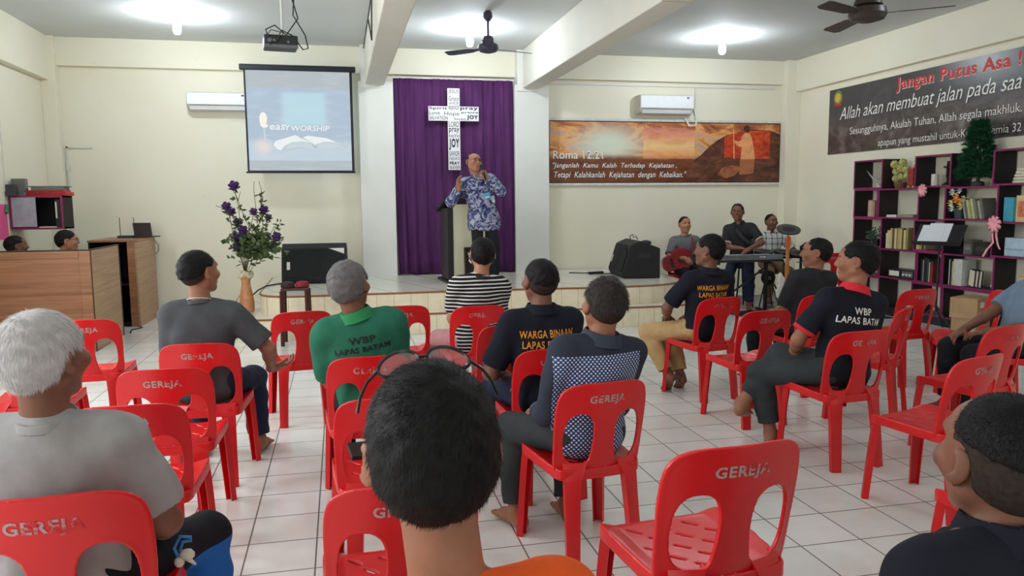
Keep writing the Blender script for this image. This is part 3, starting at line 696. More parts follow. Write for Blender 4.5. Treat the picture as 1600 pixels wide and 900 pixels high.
# ------------------------------------------------------------------ banners
def sunset():
    t = NT('sunset_print'); v = t.coord(); x = t.xyz(v)
    n = t.noise(t.mapped((1.0, 1, 2.6)), 1.9, 6, .62, .8)
    sky = t.ramp(n, [(.30, srgb(104, 66, 62)), (.44, srgb(190, 110, 62)), (.54, srgb(232, 170, 104)), (.66, srgb(178, 154, 160)), (.78, srgb(120, 104, 120))])
    g = t.n('ShaderNodeVectorMath', operation='DISTANCE'); t.l(t.mapped((1, 1, 1.9)), g.inputs[0]); g.inputs[1].default_value = (.96, 0, 1.12)
    sun = t.n('ShaderNodeMapRange'); sun.interpolation_type = 'SMOOTHSTEP'; t.l(g.outputs[1], sun.inputs[0]); sun.inputs[1].default_value = .85; sun.inputs[2].default_value = .1
    c = t.mix(sun.outputs[0], sky, srgb(220, 226, 206))
    gr = t.noise(t.mapped((1, 1, 3)), 3.5, 5, .65); land = t.ramp(gr, [(.3, srgb(70, 36, 28)), (.55, srgb(126, 70, 40)), (.75, srgb(96, 52, 36))])
    r = t.n('ShaderNodeMapRange'); r.interpolation_type = 'SMOOTHSTEP'; t.l(t.math('ADD', x[2], t.math('MULTIPLY', n, .12)), r.inputs[0]); r.inputs[1].default_value = .52; r.inputs[2].default_value = .40
    c = t.mix(r.outputs[0], c, land)
    def rect(a0, a1, b0, b1):
        q = [t.math('GREATER_THAN', x[0], a0), t.math('LESS_THAN', x[0], a1), t.math('GREATER_THAN', x[2], b0), t.math('LESS_THAN', x[2], b1)]
        return t.math('MULTIPLY', t.math('MULTIPLY', q[0], q[1]), t.math('MULTIPLY', q[2], q[3]))
    c = t.mix(t.math('MULTIPLY', rect(1.53, 2.40, .38, .86), .62), c, t.ramp(x[2], [(.40, srgb(240, 150, 104)), (.58, srgb(255, 222, 150)), (.74, srgb(236, 142, 120)), (.86, srgb(206, 130, 130))]))
    t.base(c); return t.set(0.35, 0.4)
def rocks(name, a, b, c, sc=3.0):
    t = NT(name); v = t.coord(); n = t.noise(t.mapped((1, 1, 1.8), (0, .5, 0)), sc, 7, .68, 1.2); t.base(t.ramp(n, [(.3, srgb(*a)), (.5, srgb(*b)), (.72, srgb(*c))])); return t.set(0.4, 0.35)
bl, br, bt = 3.15, 7.06, 2.76; BH = .95
bn = thing('sunset_banner', (bl, 11.465, bt - BH), label='long banner with sunset, rocks and a robed figure under the right air conditioner', cat='banner')
bw = br - bl; mb = MB(); mb.box(0, bw, 0, .012, 0, BH); pr = mb.build('print', sunset(), bn)
RK = rocks('banner_rock', (44, 28, 28), (96, 58, 44), (150, 92, 66)); RKR = rocks('banner_red_rock', (130, 34, 22), (206, 70, 40), (238, 120, 74), 4)
def bflat(poly, name, m, off): 
    P = [((x - 35) / 1515 * bw, BH - (y - 48) / 400 * BH) for x, y in poly]; MB().add([(a, -off, max(.006, min(BH - .006, c))) for a, c in P], [tuple(range(len(P)))]).build(name, m, pr)
bflat([(900, 430), (960, 300), (1010, 262), (1060, 210), (1110, 170), (1180, 130), (1260, 110), (1350, 92), (1480, 96), (1545, 120), (1545, 440), (900, 440)], 'printed_rocks', RK, .002)
bflat([(1165, 280), (1165, 150), (1210, 122), (1280, 108), (1350, 98), (1478, 98), (1478, 286)], 'printed_rocks', RKR, .003)
bflat([(1120, 395), (1150, 350), (1220, 330), (1290, 345), (1240, 400), (1180, 420)], 'printed_stone', rocks('banner_pale_rock', (110, 62, 44), (160, 96, 66), (196, 124, 84), 5), .0035)
ROBE = mat('printed_robe', (246, 168, 112), 0.5, var=0.2, scale=9); ROBD = mat('printed_robe_hem', (176, 108, 70), 0.5, var=0.2, scale=9); HAIRB = mat('printed_hair', (88, 44, 34), 0.5)
bflat([(1286, 132), (1310, 108), (1334, 112), (1352, 150), (1368, 230), (1376, 290), (1276, 292), (1282, 210), (1250, 200), (1230, 180), (1236, 166), (1262, 172), (1278, 160)], 'printed_robe', ROBE, .005)
bflat([(1272, 292), (1374, 290), (1368, 384), (1340, 392), (1270, 394)], 'printed_robe_hem', ROBD, .005)
bflat([(1294, 92), (1300, 70), (1318, 62), (1334, 72), (1336, 100), (1326, 116), (1306, 110)], 'printed_head', HAIRB, .006)
bflat([(1222, 92), (1229, 92), (1236, 288), (1228, 288)], 'printed_staff', ROBE, .006)
LET = mat('banner_lettering', (242, 240, 236), 0.5, var=0.0); SHD = mat('banner_lettering_edge', (20, 16, 18), 0.5, var=0.0); LRED = mat('banner_red_lettering', (206, 36, 40), 0.5, var=0.0)
def btext(parent, s, o, ux, uz, bold, shear, m, edge, n, eb=.018):
    mb = MB(); letters(mb, s, Vector(o) + Vector(n) * .004, ux, uz, bold, shear); mb.build('lettering', m, parent, fix=False)
    mb = MB(); d = Vector(uz).normalized() * -.006 + Vector(ux).normalized() * .006; letters(mb, s, Vector(o) + Vector(n) * .0025 + d, ux, uz, bold + eb, shear); mb.build('lettering_edge', edge, parent, fix=False)
for s, x0, x1, y0, y1, b, sh in (('Roma 12:21', 60, 372, 292, 240, .012, 0), ('"Janganlah  Kamu  Kalah  Terhadap  Kejahatan ,', 58, 848, 358, 316, .012, .25), ('Tetapi  Kalahkanlah  Kejahatan  dengan  Kebaikan."', 66, 912, 424, 372, .012, .25)):
    f = lambda x, y: ((x - 35) / 1515 * bw, 0, BH - (y - 48) / 400 * BH); a = f(x0, y0); c = f(x1, y1)
    btext(pr, s, a, (c[0] - a[0], 0, 0), (0, 0, c[2] - a[2]), b, sh, LET, SHD, (0, -1, 0))
mb = MB(); WT = mat('banner_frame', (222, 220, 214), 0.4)
mb.box(-.03, bw + .03, -.006, .02, BH, BH + .035); mb.box(-.03, bw + .03, -.006, .02, -.035, 0); mb.box(-.03, 0, -.006, .02, 0, BH); mb.box(bw, bw + .03, -.006, .02, 0, BH); mb.build('frame', WT, bn)
mb = MB(); mb.box(0, bw, -.003, -.001, BH - .014, BH); mb.box(0, bw, -.003, -.001, 0, .012); mb.box(0, .012, -.003, -.001, 0, BH); mb.box(bw - .014, bw, -.003, -.001, 0, BH); mb.build('border', SHD, bn)
# right wall banner: x = XR plane, text runs towards the viewer (decreasing y)
def rockbanner():
    t = NT('grey_rock_print'); v = t.coord(); x = t.xyz(v); n = t.noise(t.mapped((1, 1, 1.6), (.5, 0, 0)), 2.4, 7, .7, 1.4)
    c = t.ramp(n, [(.30, srgb(40, 36, 36)), (.50, srgb(84, 76, 74)), (.70, srgb(140, 130, 126))])
    dark = t.ramp(t.math('ADD', x[2], t.math('MULTIPLY', n, .5)), [(.62, (0, 0, 0, 1)), (.84, (.85, .85, .85, 1))]); t.base(t.mix(dark, c, srgb(58, 56, 60))); return t.set(0.3, 0.5)
y0b, zb0, zb1, LB = 10.52, 2.20, 3.155, 5.2
b2 = thing('rock_banner', (XR - .012, y0b, zb0), label='dark grey rock banner with red and white lettering on the right wall', cat='banner'); H2 = zb1 - zb0
p2 = MB().box(-.0, .011, -LB, 0, 0, H2).build('print', rockbanner(), b2)
def rpt(px, py): q = on_x(px, py, XR - .012); return Vector((0, q[1] - y0b, q[2] - zb0))
def rtext(s, a, b, hgt, bold, shear, m, edge):
    """a, b: lower left and lower right corners in the plane of the banner"""
    btext(p2, s, a, b - a, (0, 0, hgt), bold, shear, m, edge, (-1, 0, 0))
a = rpt(1400, 146); b = rpt(1596, 109); rtext('Jangan Putus Asa !', a, Vector((0, b.y, a.z)), .20, .03, .0, LRED, LET)
a = rpt(1312, 194); b = rpt(1596, 142); rtext('Allah akan membuat jalan pada saa', a, Vector((0, b.y, a.z + .02)), .235, .0, .28, LET, SHD)
a = rpt(1328, 214); b = rpt(1597, 178); rtext('Sesungguhnya, Akulah Tuhan, Allah segala makhluk.', a, Vector((0, b.y, a.z)), .135, .0, 0, LET, SHD)
a = rpt(1372, 232); b = rpt(1596, 204); rtext('apapun yang mustahil untuk-Ku?  Yeremia 32', a, Vector((0, b.y, a.z)), .125, .0, 0, LET, SHD)
em = rpt(1310, 153)
mb = MB(); mb.lathe([(.105, 0), (.105, .004), (.08, .0041)], em + Vector((-.001, 0, 0)), 24, 0, rot('Y', -90)); mb.build('emblem_wreath', mat('emblem_green', (110, 130, 84), 0.5, var=.3, scale=40), p2)
mb = MB(); mb.lathe([(.07, 0), (.07, .004)], em + Vector((-.004, 0, .0)), 20, 0, rot('Y', -90)); mb.prism([(0, .07), (.045, .03), (.04, -.05), (0, -.075), (-.04, -.05), (-.045, .03)], em + Vector((-.009, 0, 0)), (0, 1, 0), (0, 0, 1), (.002, 0, 0)); mb.build('emblem_shield', mat('emblem_gold', (214, 176, 62), 0.45), p2)
mb = MB(); mb.prism([(-.10, -.085), (-.06, -.10), (0, -.085), (.06, -.10), (.10, -.085), (.095, -.12), (0, -.13), (-.095, -.12)], em + Vector((-.010, 0, 0)), (0, 1, 0), (0, 0, 1), (.002, 0, 0)); mb.build('emblem_ribbon', mat('emblem_red', (190, 40, 44), 0.5), p2)
# ------------------------------------------------------------------ wooden counters on the left
def wood(name, a, b, c, ax=0):
    t = NT(name); sc = [3.0, 3.0, 3.0]; sc[ax] = .25; v = t.mapped((sc[0] * 1.0, sc[1], sc[2] * 3.0))
    n = t.noise(v, 3.0, 5, .6, 1.5); f = t.noise(t.mapped((sc[0] * 4, sc[1] * 4, sc[2] * 14)), 8, 2)
    k = t.math('ADD', t.math('MULTIPLY', n, .8), t.math('MULTIPLY', f, .2)); t.base(t.ramp(k, [(.32, srgb(*a)), (.52, srgb(*b)), (.7, srgb(*c))])); return t.set(.38, .4)
WDX = wood('walnut_front', (128, 84, 58), (156, 106, 74), (176, 126, 92), 0); WDY = wood('walnut_side', (150, 112, 82), (174, 136, 104), (190, 154, 122), 1)
WDK = mat('dark_wood_edge', (48, 32, 28), .5); DARKIN = mat('dark_gap', (26, 24, 26), .7, var=.05)
ct = thing('counter_desk', (-3.1, 9.3, 0), label='long wooden reception counter at the left edge, in front of two seated people', cat='counter')
MB().box(-.60, .55, -.53, -.50, .0, 1.065).build('front_panel', WDX, ct, bevel=.003)
mb = MB(); mb.box(-.60, .439, -.545, -.53, .99, 1.065); mb.box(.44, .548, -.545, -.53, 0, 1.065); mb.box(-.60, .44, -.537, -.53, .60, .612); mb.build('front_moulding', WDX, ct, bevel=.003)
MB().box(.525, .55, -.498, .52, 0, 1.065).build('side_panel', WDY, ct, bevel=.003)
mb = MB(); mb.box(-.60, .554, -.548, -.498, 1.066, 1.078); mb.box(.522, .554, -.498, .525, 1.066, 1.078); mb.build('counter_top', WDK, ct, bevel=.003)
MB().box(.27, .52, -.45, .45, .70, .73).build('desk_shelf', WDX, ct)
mb = MB(); mb.box(.5505, .556, -.548, -.535, 0, 1.066); mb.box(.5505, .556, .505, .52, 0, 1.066); mb.build('edge_strip', WDK, ct)
c2 = thing('side_cabinet', (-2.61, 11.2, 0), label='tall narrow wooden cabinet behind the counter, carrying a laptop and router', cat='cabinet')
MB().box(.085, .11, -.78, .22, 0, 1.075).build('side_panel', WDY, c2, bevel=.003)
mb = MB(); mb.box(0.0, .084, -.78, -.75, 0, 1.075); mb.build('front_panel', WDX, c2, bevel=.003)
MB().box(-.45, .114, -.785, .225, 1.076, 1.10).build('cabinet_top', WDX, c2, bevel=.003)
mb = MB(); mb.box(-.45, -.43, -.75, .22, 0, 1.075); mb.box(-.43, .085, -.70, .2, .02, .05); mb.box(-.43, .085, -.70, .2, .52, .545); mb.box(-.43, .085, .195, .22, 0, 1.075); mb.build('shelf_carcass', DARKIN, c2)
tag(MB().tube([(-2.5, 9.9, .006), (-2.55, 10.15, .006), (-2.46, 10.3, .006), (-2.55, 10.5, .006), (-2.7, 10.6, .006)], .008, 6).build('floor_cable', CABLE, smooth=True), 'black cable lying on the floor between the counter and the cabinet', 'cable')
# laptop and router on the cabinet
lp = thing('laptop', (-2.56, 11.26, 1.10), math.radians(-12), 'dark grey laptop standing open on the wooden cabinet', 'laptop'); LD = mat('laptop_grey', (70, 66, 68), .45)
MB().box(-.11, .13, -.1, .12, .0, .016).build('keyboard_base', LD, lp, bevel=.003)
MB().obox((.01, -.135, .10), (.24, .012, .2), rot('X', 12)).build('lid', LD, lp, bevel=.004)
rt = thing('router', (-2.78, 11.12, 1.10), 0, 'small black router with two thin aerials beside the laptop', 'router')
MB().box(-.10, .10, -.06, .06, 0, .032).build('body', mat('router_black', (30, 40, 54), .4), rt, bevel=.006)
for x in (-.085, .09): MB().tube([(x, .05, .02), (x - .003, .055, .27)], .0045, 6).build('aerial', BLK, rt, smooth=True)
tag(MB().tube([(-2.55, 11.33, 1.11), (-2.49, 11.36, 1.06), (-2.45, 11.4, .98), (-2.46, 11.42, .90), (-2.5, 11.44, .86), (-2.53, 11.45, .92), (-2.51, 11.46, 1.02)], .008, 6).build('laptop_cable', mat('grey_cable', (170, 166, 156), .5), smooth=True), 'pale cable hanging down the wall behind the laptop', 'cable')
# wall shelf with binders, pink poster
PINK = mat('magenta_edging', (150, 34, 96), .5, var=.1); PINKF = mat('pink_card', (238, 92, 150), .6, var=.04)
ws = thing('wall_shelf', (-3.43, 10.03, 1.26), 0, 'pink-edged shelf box fixed to the left wall above the counter', 'wall shelf')
mb = MB(); mb.box(-.31, .25, -.0, .36, 0, .018); mb.box(-.31, .25, 0, .36, .372, .39); mb.box(-.31, -.292, 0, .36, 0, .39); mb.box(.232, .25, 0, .36, 0, .39); mb.build('carcass', DARKIN, ws)
mb = MB(); mb.box(-.312, .252, -.006, .001, -.002, .02); mb.box(-.312, .252, -.006, .001, .370, .392); mb.box(-.312, -.290, -.006, .001, .02, .37); mb.box(.230, .252, -.006, .001, .02, .37); mb.build('edge_trim', PINK, ws)
MB().box(-.29, .232, .34, .36, .018, .372).build('back_panel', DARKIN, ws)
tag(MB().box(-.285, -.03, -.012, -.008, .03, .372).build('clear_folder', mat('clear_folder_grey', (176, 178, 192), .35), None), 'pale grey document folder standing at the front of the wall shelf', 'folder').location = (-3.43, 10.03, 1.26)
bd = thing('ring_binder', (-3.31, 10.05, 1.279), 0, 'black ring binder with a white spine label inside the wall shelf', 'binder')
MB().box(.04, .10, 0, .27, 0, .33).build('cover', BLK, bd, bevel=.003); MB().box(.045, .062, -.003, .0, .11, .30).build('spine_label', STICKER, bd)
bd = thing('ring_binder', (-3.23, 10.05, 1.279), 0, 'ring binder with a red and white spine at the right end of the wall shelf', 'binder')
MB().box(.025, .045, 0, .27, 0, .33).build('cover', mat('binder_red', (176, 60, 62), .5), bd, bevel=.003); MB().box(.026, .040, -.003, .0, .05, .30).build('spine_label', STICKER, bd)
tag(MB().box(-.02, .17, .02, .2, 0, .012).build('paper_sheet', STICKER), 'loose white papers lying in the bottom of the wall shelf', 'paper').location = (-3.43, 10.02, 1.279)
GRB = mat('grey_card', (120, 120, 118), .6); RDB = mat('red_folder', (180, 44, 46), .5)
z = 1.651
for k, (w, h, m, lb, dx) in enumerate(((.46, .022, RDB, 'red folder at the bottom of the pile on the wall shelf', .0), (.44, .022, RDB, 'red folder second from the bottom of the pile on the wall shelf', .01), (.42, .02, RDB, 'red folder third from the bottom of the pile on the wall shelf', -.01), (.34, .035, GRB, 'thick grey folder on top of the red folders on the wall shelf', .02), (.40, .012, GRB, 'thin grey tray lying topmost on the pile on the wall shelf', .02))):
    o = tag(MB().box(-w / 2 + dx, w / 2 + dx, -.13, .13, 0, h).build('folder', m, bevel=.003), lb, 'folder', 'folders piled on the wall shelf'); o.location = (-3.37, 10.2, z); o.rotation_euler.z = .05 * k - .1; z += h + .001
o = tag(MB().box(-.11, .04, -.02, .06, 0, .20).build('card_box', GRB, bevel=.003), 'grey card box standing on the left end of the wall shelf', 'box'); o.location = (-3.61, 10.09, 1.652)
o = tag(MB().box(-.05, .05, -.03, .05, 0, .13).build('dark_box', mat('dark_slate_box', (66, 68, 72), .5), bevel=.003), 'small dark box at the far left of the wall shelf', 'box'); o.location = (-3.69, 9.98, 1.652)
pp = on_y(0, 318, 10.1); pq = on_y(22, 370, 10.1)
o = MB().box(0, .006, -.35, .34, 0, .40).build('pink_poster', PINKF); o.location = (XL + .001, 9.62, 1.155); tag(o, 'bright pink card on the left wall below the wall shelf', 'poster')
o = MB().box(0, .003, -.3, .11, .10, .40).build('white_sheet', STICKER); o.location = (XL + .008, 9.62, 1.2); tag(o, 'white printed sheet pinned on the pink card', 'paper')
o = MB().obox((0, 0, 0), (.02, .06, .10), rot('X', -25)).build('green_clip', mat('green_clip_mat', (60, 140, 84), .5), bevel=.006); o.location = (XL + .02, 9.93, 1.50); tag(o, 'green clip at the top corner of the pink card', 'clip')

# ------------------------------------------------------------------ floor monitor speakers on the stage
GRL = mat('speaker_grille', (15, 16, 18), .75, var=.3, scale=60, bump=.5, bscale=260); SPK = mat('speaker_case', (22, 23, 25), .6, var=.1, bump=.2, bscale=300)
def monitor(loc, rz, s, label, side=False):
    t = thing('monitor_speaker', loc, rz, label, 'speaker')
    prof = [(-.22, 0), (-.25, .06), (-.14, .40), (-.02, .45), (.22, .36), (.22, 0)]
    prof = [(a * s, b * s) for a, b in prof]; w = .36 * s
    MB().prism(prof, (-w, 0, 0), (0, 1, 0), (0, 0, 1), (2 * w, 0, 0)).build('cabinet', SPK, t, bevel=.012)
    u = Vector((0, .11 * s, .34 * s)); n = Vector((0, -u.z, u.y)).normalized(); o = Vector((0, -.25 * s, .06 * s)); W = w - .03
    g = MB().prism([(-W, .04), (W, .04), (W, .72), (W - .22 * s, .97), (-W, .97)], o + n * .002, (1, 0, 0), u, n * .012).build('grille', GRL, t, bevel=.004)
    R = Matrix((Vector((1, 0, 0)), u.normalized(), n)).transposed()
    MB().lathe([(.15 * s, 0), (.155 * s, .004), (.145 * s, .006), (.0, .006)], o + u * .45 + n * .012 + Vector((-.08 * s, 0, 0)), 28, 0, R).build('cone_ring', GRL, t, smooth=True)
    MB().obox(o + u * .42 + n * .015 + Vector((-W + .06, 0, 0)), (.035 * s, .09 * s, .004), R).build('badge', STICKER, t)
    if not side: MB().prism([(W - .17 * s, .98), (W, .98), (W, .79)], o + n * .003, (1, 0, 0), u, n * .008).build('corner_plate', STICKER, t)
    for sx in (-1, 1): MB().box(sx * (w + .001) - .004, sx * (w + .001) + .004, -.05 * s, .10 * s, .24 * s, .30 * s).build('side_handle', BLK, t, bevel=.003)
    return t
monitor((-.34, 10.72, .476), math.radians(-2), 1.17, 'black wedge speaker on the left of the stage beside the flower vase')
sp = monitor((4.05, 10.2, .476), math.radians(-97), 1.14, 'black wedge speaker on the right of the stage, turned sideways', True)
b = thing('cloth_bag', (4.22, 10.2, .912), 0, 'dark blue folded cloth lying on the back of the right wedge speaker', 'cloth'); MB().ball((0, 0, .03), (.07, .12, .035), 14).build('cloth', mat('navy_cloth', (44, 46, 62), .8, bump=.3, bscale=30), b, smooth='all')
mb = MB(); mb.tube([(3.3, 10.9, .482), (3.45, 10.75, .485), (3.6, 10.7, .483), (3.75, 10.55, .485), (3.86, 10.42, .5)], .008, 6)
tag(mb.build('speaker_cable', CABLE, smooth=True), 'black cable on the stage floor behind the right wedge speaker', 'cable')
o = tag(MB().box(-.12, .12, -.03, .03, 0, .035).build('power_strip', BLK, bevel=.006), 'black power strip on the stage floor left of the right wedge speaker', 'power strip'); o.location = (3.62, 10.62, .477); o.rotation_euler.z = .3
tag(MB().tube([(3.99, 10.22, .985), (3.98, 10.2, 1.04), (4.02, 10.2, 1.06), (4.04, 10.22, 1.01), (4.07, 10.2, 1.04), (4.1, 10.22, .985)], .007, 6).build('cable_loop', CABLE, smooth=True), 'small loop of black cable on top of the right wedge speaker', 'cable')

# ------------------------------------------------------------------ lectern with leaning sign
LCR = mat('lectern_cream', (214, 210, 180), .45, var=.05, scale=3); LBK = mat('lectern_black', (34, 30, 32), .45)
lc = thing('lectern', (1.56, 10.24, .476), math.radians(4), 'cream and black lectern on the stage in front of the purple curtain', 'lectern')
MB().box(-.24, .46, -.30, .34, 0, .035).build('base', LBK, lc, bevel=.006)
MB().box(-.20, -.125, -.2, .25, .035, .98).build('side_panel', LBK, lc, bevel=.004); MB().box(.31, .385, -.2, .25, .035, .98).build('side_panel', LBK, lc, bevel=.004)
fp = MB().box(-.124, .31, -.19, -.16, .035, 1.03).build('front_panel', LCR, lc, bevel=.004)
MB().prism([(-.24, .07), (.34, -.07), (.34, -.03), (-.24, .11)], (-.25, 0, 1.0), (0, 1, 0), (0, 0, 1), (.70, 0, 0)).build('reading_top', LBK, lc, bevel=.005)
mb = MB(); mb.prism([(.0, .02), (.03, .0), (.06, .015), (.075, .05), (.06, .075), (.055, .05), (.045, .035), (.02, .045)], (.17, -.194, .60), (1, 0, 0), (0, 0, 1), (0, .003, 0)); mb.build('emblem', LBK, fp)
sg = thing('sign_board', (1.76, 9.97, .476), math.radians(2), 'black board with white lettering leaning against the front of the lectern', 'sign')
R = rot('X', -6); pb = MB().obox((0, 0, .235), (.36, .022, .47), R).build('board', LBK, sg, bevel=.004)
mb = MB(); mb.obox((-.172, -.012, .235), (.012, .006, .47), R); mb.obox((.172, -.012, .235), (.012, .006, .47), R); mb.obox((0, -.012 - .024, .464), (.36, .006, .012), R); mb.obox((0, -.012 + .024, .006), (.36, .006, .012), R); mb.build('frame', mat('sign_frame', (70, 60, 56), .4), pb)
mb = MB(); ux = Vector((1, 0, 0)); uz = R @ Vector((0, 0, 1))
pt = lambda x, z: R @ Vector((x, -.0135, z - .235)) + Vector((0, 0, .235))
letters(mb, 'KESA', pt(-.13, .36), ux * .13, uz * .04, .02); mb.build('lettering', LET, pb, fix=False)
mb = MB(); letters(mb, 'LUMAN', pt(-.12, .05), ux * .17, uz * .045, .02); mb.build('lettering', LET, pb, fix=False)
mb = MB(); mb.prism([(0, .06), (.03, .03), (.035, -.04), (.05, -.07), (.08, -.02), (.07, .02), (.10, .06), (.06, .10), (.03, .06), (.0, .10)], pt(-.12, .22), ux, uz, R @ Vector((0, -.002, 0))); mb.build('emblem', LET, pb)

# ------------------------------------------------------------------ vase of purple flowers
VZ = mat('vase_wood', (190, 130, 88), .4, var=.25, scale=18); GRN = mat('leaf_green', (78, 96, 56), .6, var=.3, scale=9); STM = mat('stem_brown', (92, 84, 52), .7); PUR = mat('petal_purple', (66, 36, 92), .7, var=.3, scale=20); DKP = mat('petal_dusky', (52, 50, 56), .7, var=.3, scale=20)
VX, VY = -1.12, 9.62
vz = thing('flower_vase', (VX, VY, .246), label='tall brown vase of purple artificial flowers on the lower step by the back wall', cat='flower vase')
MB().lathe([(.075, 0), (.085, .02), (.09, .10), (.075, .2), (.055, .30), (.05, .36), (.068, .44), (.075, .46), (.065, .45), (.05, .40)], n=28).build('vase', VZ, vz, smooth=True)
mb = MB(); random.seed(3)
for k in range(16): a = k * PI / 8; mb.ball((.06 * math.cos(a), .06 * math.sin(a), .45 + .02 * math.sin(3 * a)), (.035, .03, .03), 8)
mb.build('moss_ring', mat('moss_cream', (206, 198, 166), .8, var=.2, scale=30), vz, smooth='all')
def vpt(px, py, dy=0): p = on_y(px, py, VY + dy); return Vector((p[0] - VX, dy, p[2] - .246))
def fl(q): return (330 + q[0] / 4.5, 270 + q[1] / 4.5)
heads = [((160, 95), 1.15, 0), ((107, 238), 1.0, 0), ((140, 276), 1.0, 0), ((186, 350), 1.0, 1), ((222, 404), 1.05, 0), ((236, 445), 1.0, 0), ((176, 462), 1.1, 0), ((298, 276), .85, 0), ((370, 264), 1.05, 0), ((402, 316), .8, 1), ((460, 452), 1.05, 0), ((330, 474), 1.15, 0), ((182, 534), .9, 1)]
leaf = MB()
def add_leaf(c, d, L, wd, mbx):
    d = d.normalized(); s = d.cross(Vector((random.uniform(-1, 1), random.uniform(-1, 1), random.uniform(-.5, 1)))).normalized(); up = s.cross(d)
    mbx.add([c, c + d * L * .45 + s * wd + up * .006, c + d * L, c + d * L * .45 - s * wd + up * .006, c + d * L * .5 - up * .004], [(0, 1, 4), (1, 2, 4), (2, 3, 4), (3, 0, 4)])
for (q, sz, dk) in heads:
    dy = random.uniform(-.18, .12); h = vpt(*fl(q), dy); base = Vector((random.uniform(-.03, .03), random.uniform(-.03, .03), .40)); mid = base.lerp(h, .5) + Vector((random.uniform(-.05, .05), 0, .06))
    P = [base, base.lerp(mid, .5) + Vector((.01, 0, .02)), mid, mid.lerp(h, .5) + Vector((.012, 0, .01)), h]; MB().tube(P, .004, 5).build('stem', STM, vz, smooth=True)
    mb = MB(); r = .056 * sz
    for k in range(22):
        a = k * 2.4; zc = 1 - 2 * (k + .5) / 22; rr = math.sqrt(1 - zc * zc); n = Vector((rr * math.cos(a), rr * math.sin(a), zc)); R = n.to_track_quat('Z', 'Y').to_matrix()
        mb.ball(h + n * r * (.55 + .3 * (k % 2)), (r * .56, r * .42, r * .14), 6, 0, R @ rot('X', 38))
    mb.ball(h, r * .5, 8); mb.build('flower', DKP if dk else PUR, vz, smooth='all')
    for k in range(9):
        t = random.uniform(.3, .95); c = mid.lerp(h, t) if t > .5 else base.lerp(mid, t + .4); add_leaf(c, Vector((random.uniform(-1, 1), random.uniform(-1, 1), random.uniform(-.4, .9))), random.uniform(.05, .1), random.uniform(.012, .022), leaf)
for k in range(420):
    c = vpt(*fl((random.gauss(320, 75), random.gauss(510, 45))), random.uniform(-.15, .12)); c.z = max(c.z, .46); add_leaf(c, Vector((random.uniform(-1, 1), random.uniform(-1, 1), random.uniform(-.6, 1))), random.uniform(.06, .13), random.uniform(.016, .034), leaf)
for q in ((338, 150), (350, 215), (208, 255), (335, 330), (380, 390), (400, 440), (440, 512), (470, 515), (476, 360), (465, 410), (345, 345), (230, 330), (225, 480), (250, 500)):
    for k in range(7): add_leaf(vpt(*fl(q)) + Vector((random.uniform(-.02, .02), random.uniform(-.02, .02), random.uniform(-.02, .02))), Vector((random.uniform(-1, 1), random.uniform(-1, 1), random.uniform(-.5, 1))), random.uniform(.05, .09), random.uniform(.012, .02), leaf)
leaf.build('foliage', GRN, vz, smooth='all', fix=False)
for P in (((345, 590), (365, 400), (360, 300), (345, 200), (352, 120), (336, 60)), ((340, 590), (300, 440), (240, 330), (205, 240), (190, 195), (205, 130)), ((345, 580), (330, 420), (310, 220), (300, 120), (302, 60)), ((190, 195), (170, 150), (155, 130)), ((140, 276), (90, 250), (32, 232)), ((380, 580), (420, 430), (440, 380), (480, 360)), ((390, 590), (410, 510), (470, 515)), ((360, 300), (400, 330), (420, 345)), ((350, 205), (356, 150), (350, 110))):
    MB().tube([vpt(*fl(q)) for q in P], .0035, 5).build('branch', STM, vz, smooth=True)
tag(MB().tube([(-1.38, 10.35, .253), (-1.25, 10.05, .256), (-1.02, 9.92, .47), (-.95, 10.25, .487), (-.85, 10.45, .485), (-.7, 10.6, .487)], .009, 6).build('stage_cable', CABLE, smooth=True), 'black cable with plug running from the left wedge speaker past the vase', 'cable')

# ------------------------------------------------------------------ small stool with two caps
STO = mat('stool_mahogany', (72, 34, 30), .45)
so = on_z(459, 520, 0); so = (-.50, 8.66, 0)
stl = thing('small_stool', so, math.radians(-3), 'small dark red wooden stool with four legs in front of the stage', 'stool')
MB().box(-.14, .14, -.14, .14, .60, .625).build('seat', STO, stl, bevel=.005)
for x, y in ((-.13, -.13), (.13, -.13), (-.13, .13), (.13, .13)): MB().bar((x * 1.06, y * 1.06, 0), (x, y, .60), .03, .03).build('leg', STO, stl)
mb = MB(); mb.box(-.13, .13, -.142, -.118, .19, .25); mb.box(-.13, .13, .118, .142, .19, .25); mb.box(-.142, -.118, -.13, .13, .19, .25); mb.box(.118, .142, -.13, .13, .19, .25); mb.build('stretcher', STO, stl)
def cap(x, m, label, rz):
    t = thing('cap', (so[0] + x, so[1] + .0, .626), rz, label, 'cap')
    MB().lathe([(.070, 0), (.075, .01), (.073, .04), (.062, .058), (.03, .066), (.004, .067)], n=20).build('crown', m, t, smooth=True)
    MB().prism([(-.055, -.045), (-.05, -.095), (0, -.112), (.05, -.095), (.055, -.045)], (0, 0, .006), (1, 0, 0), (0, 1, 0), (0, 0, .008)).build('brim', m, t, bevel=.003)
cap(-.078, mat('cap_brown', (50, 32, 32), .7), 'dark brown cap on the left of the small stool', .5)
cap(.076, mat('cap_red', (128, 34, 44), .7, var=.3, scale=30), 'red cap on the right of the small stool', -.6)
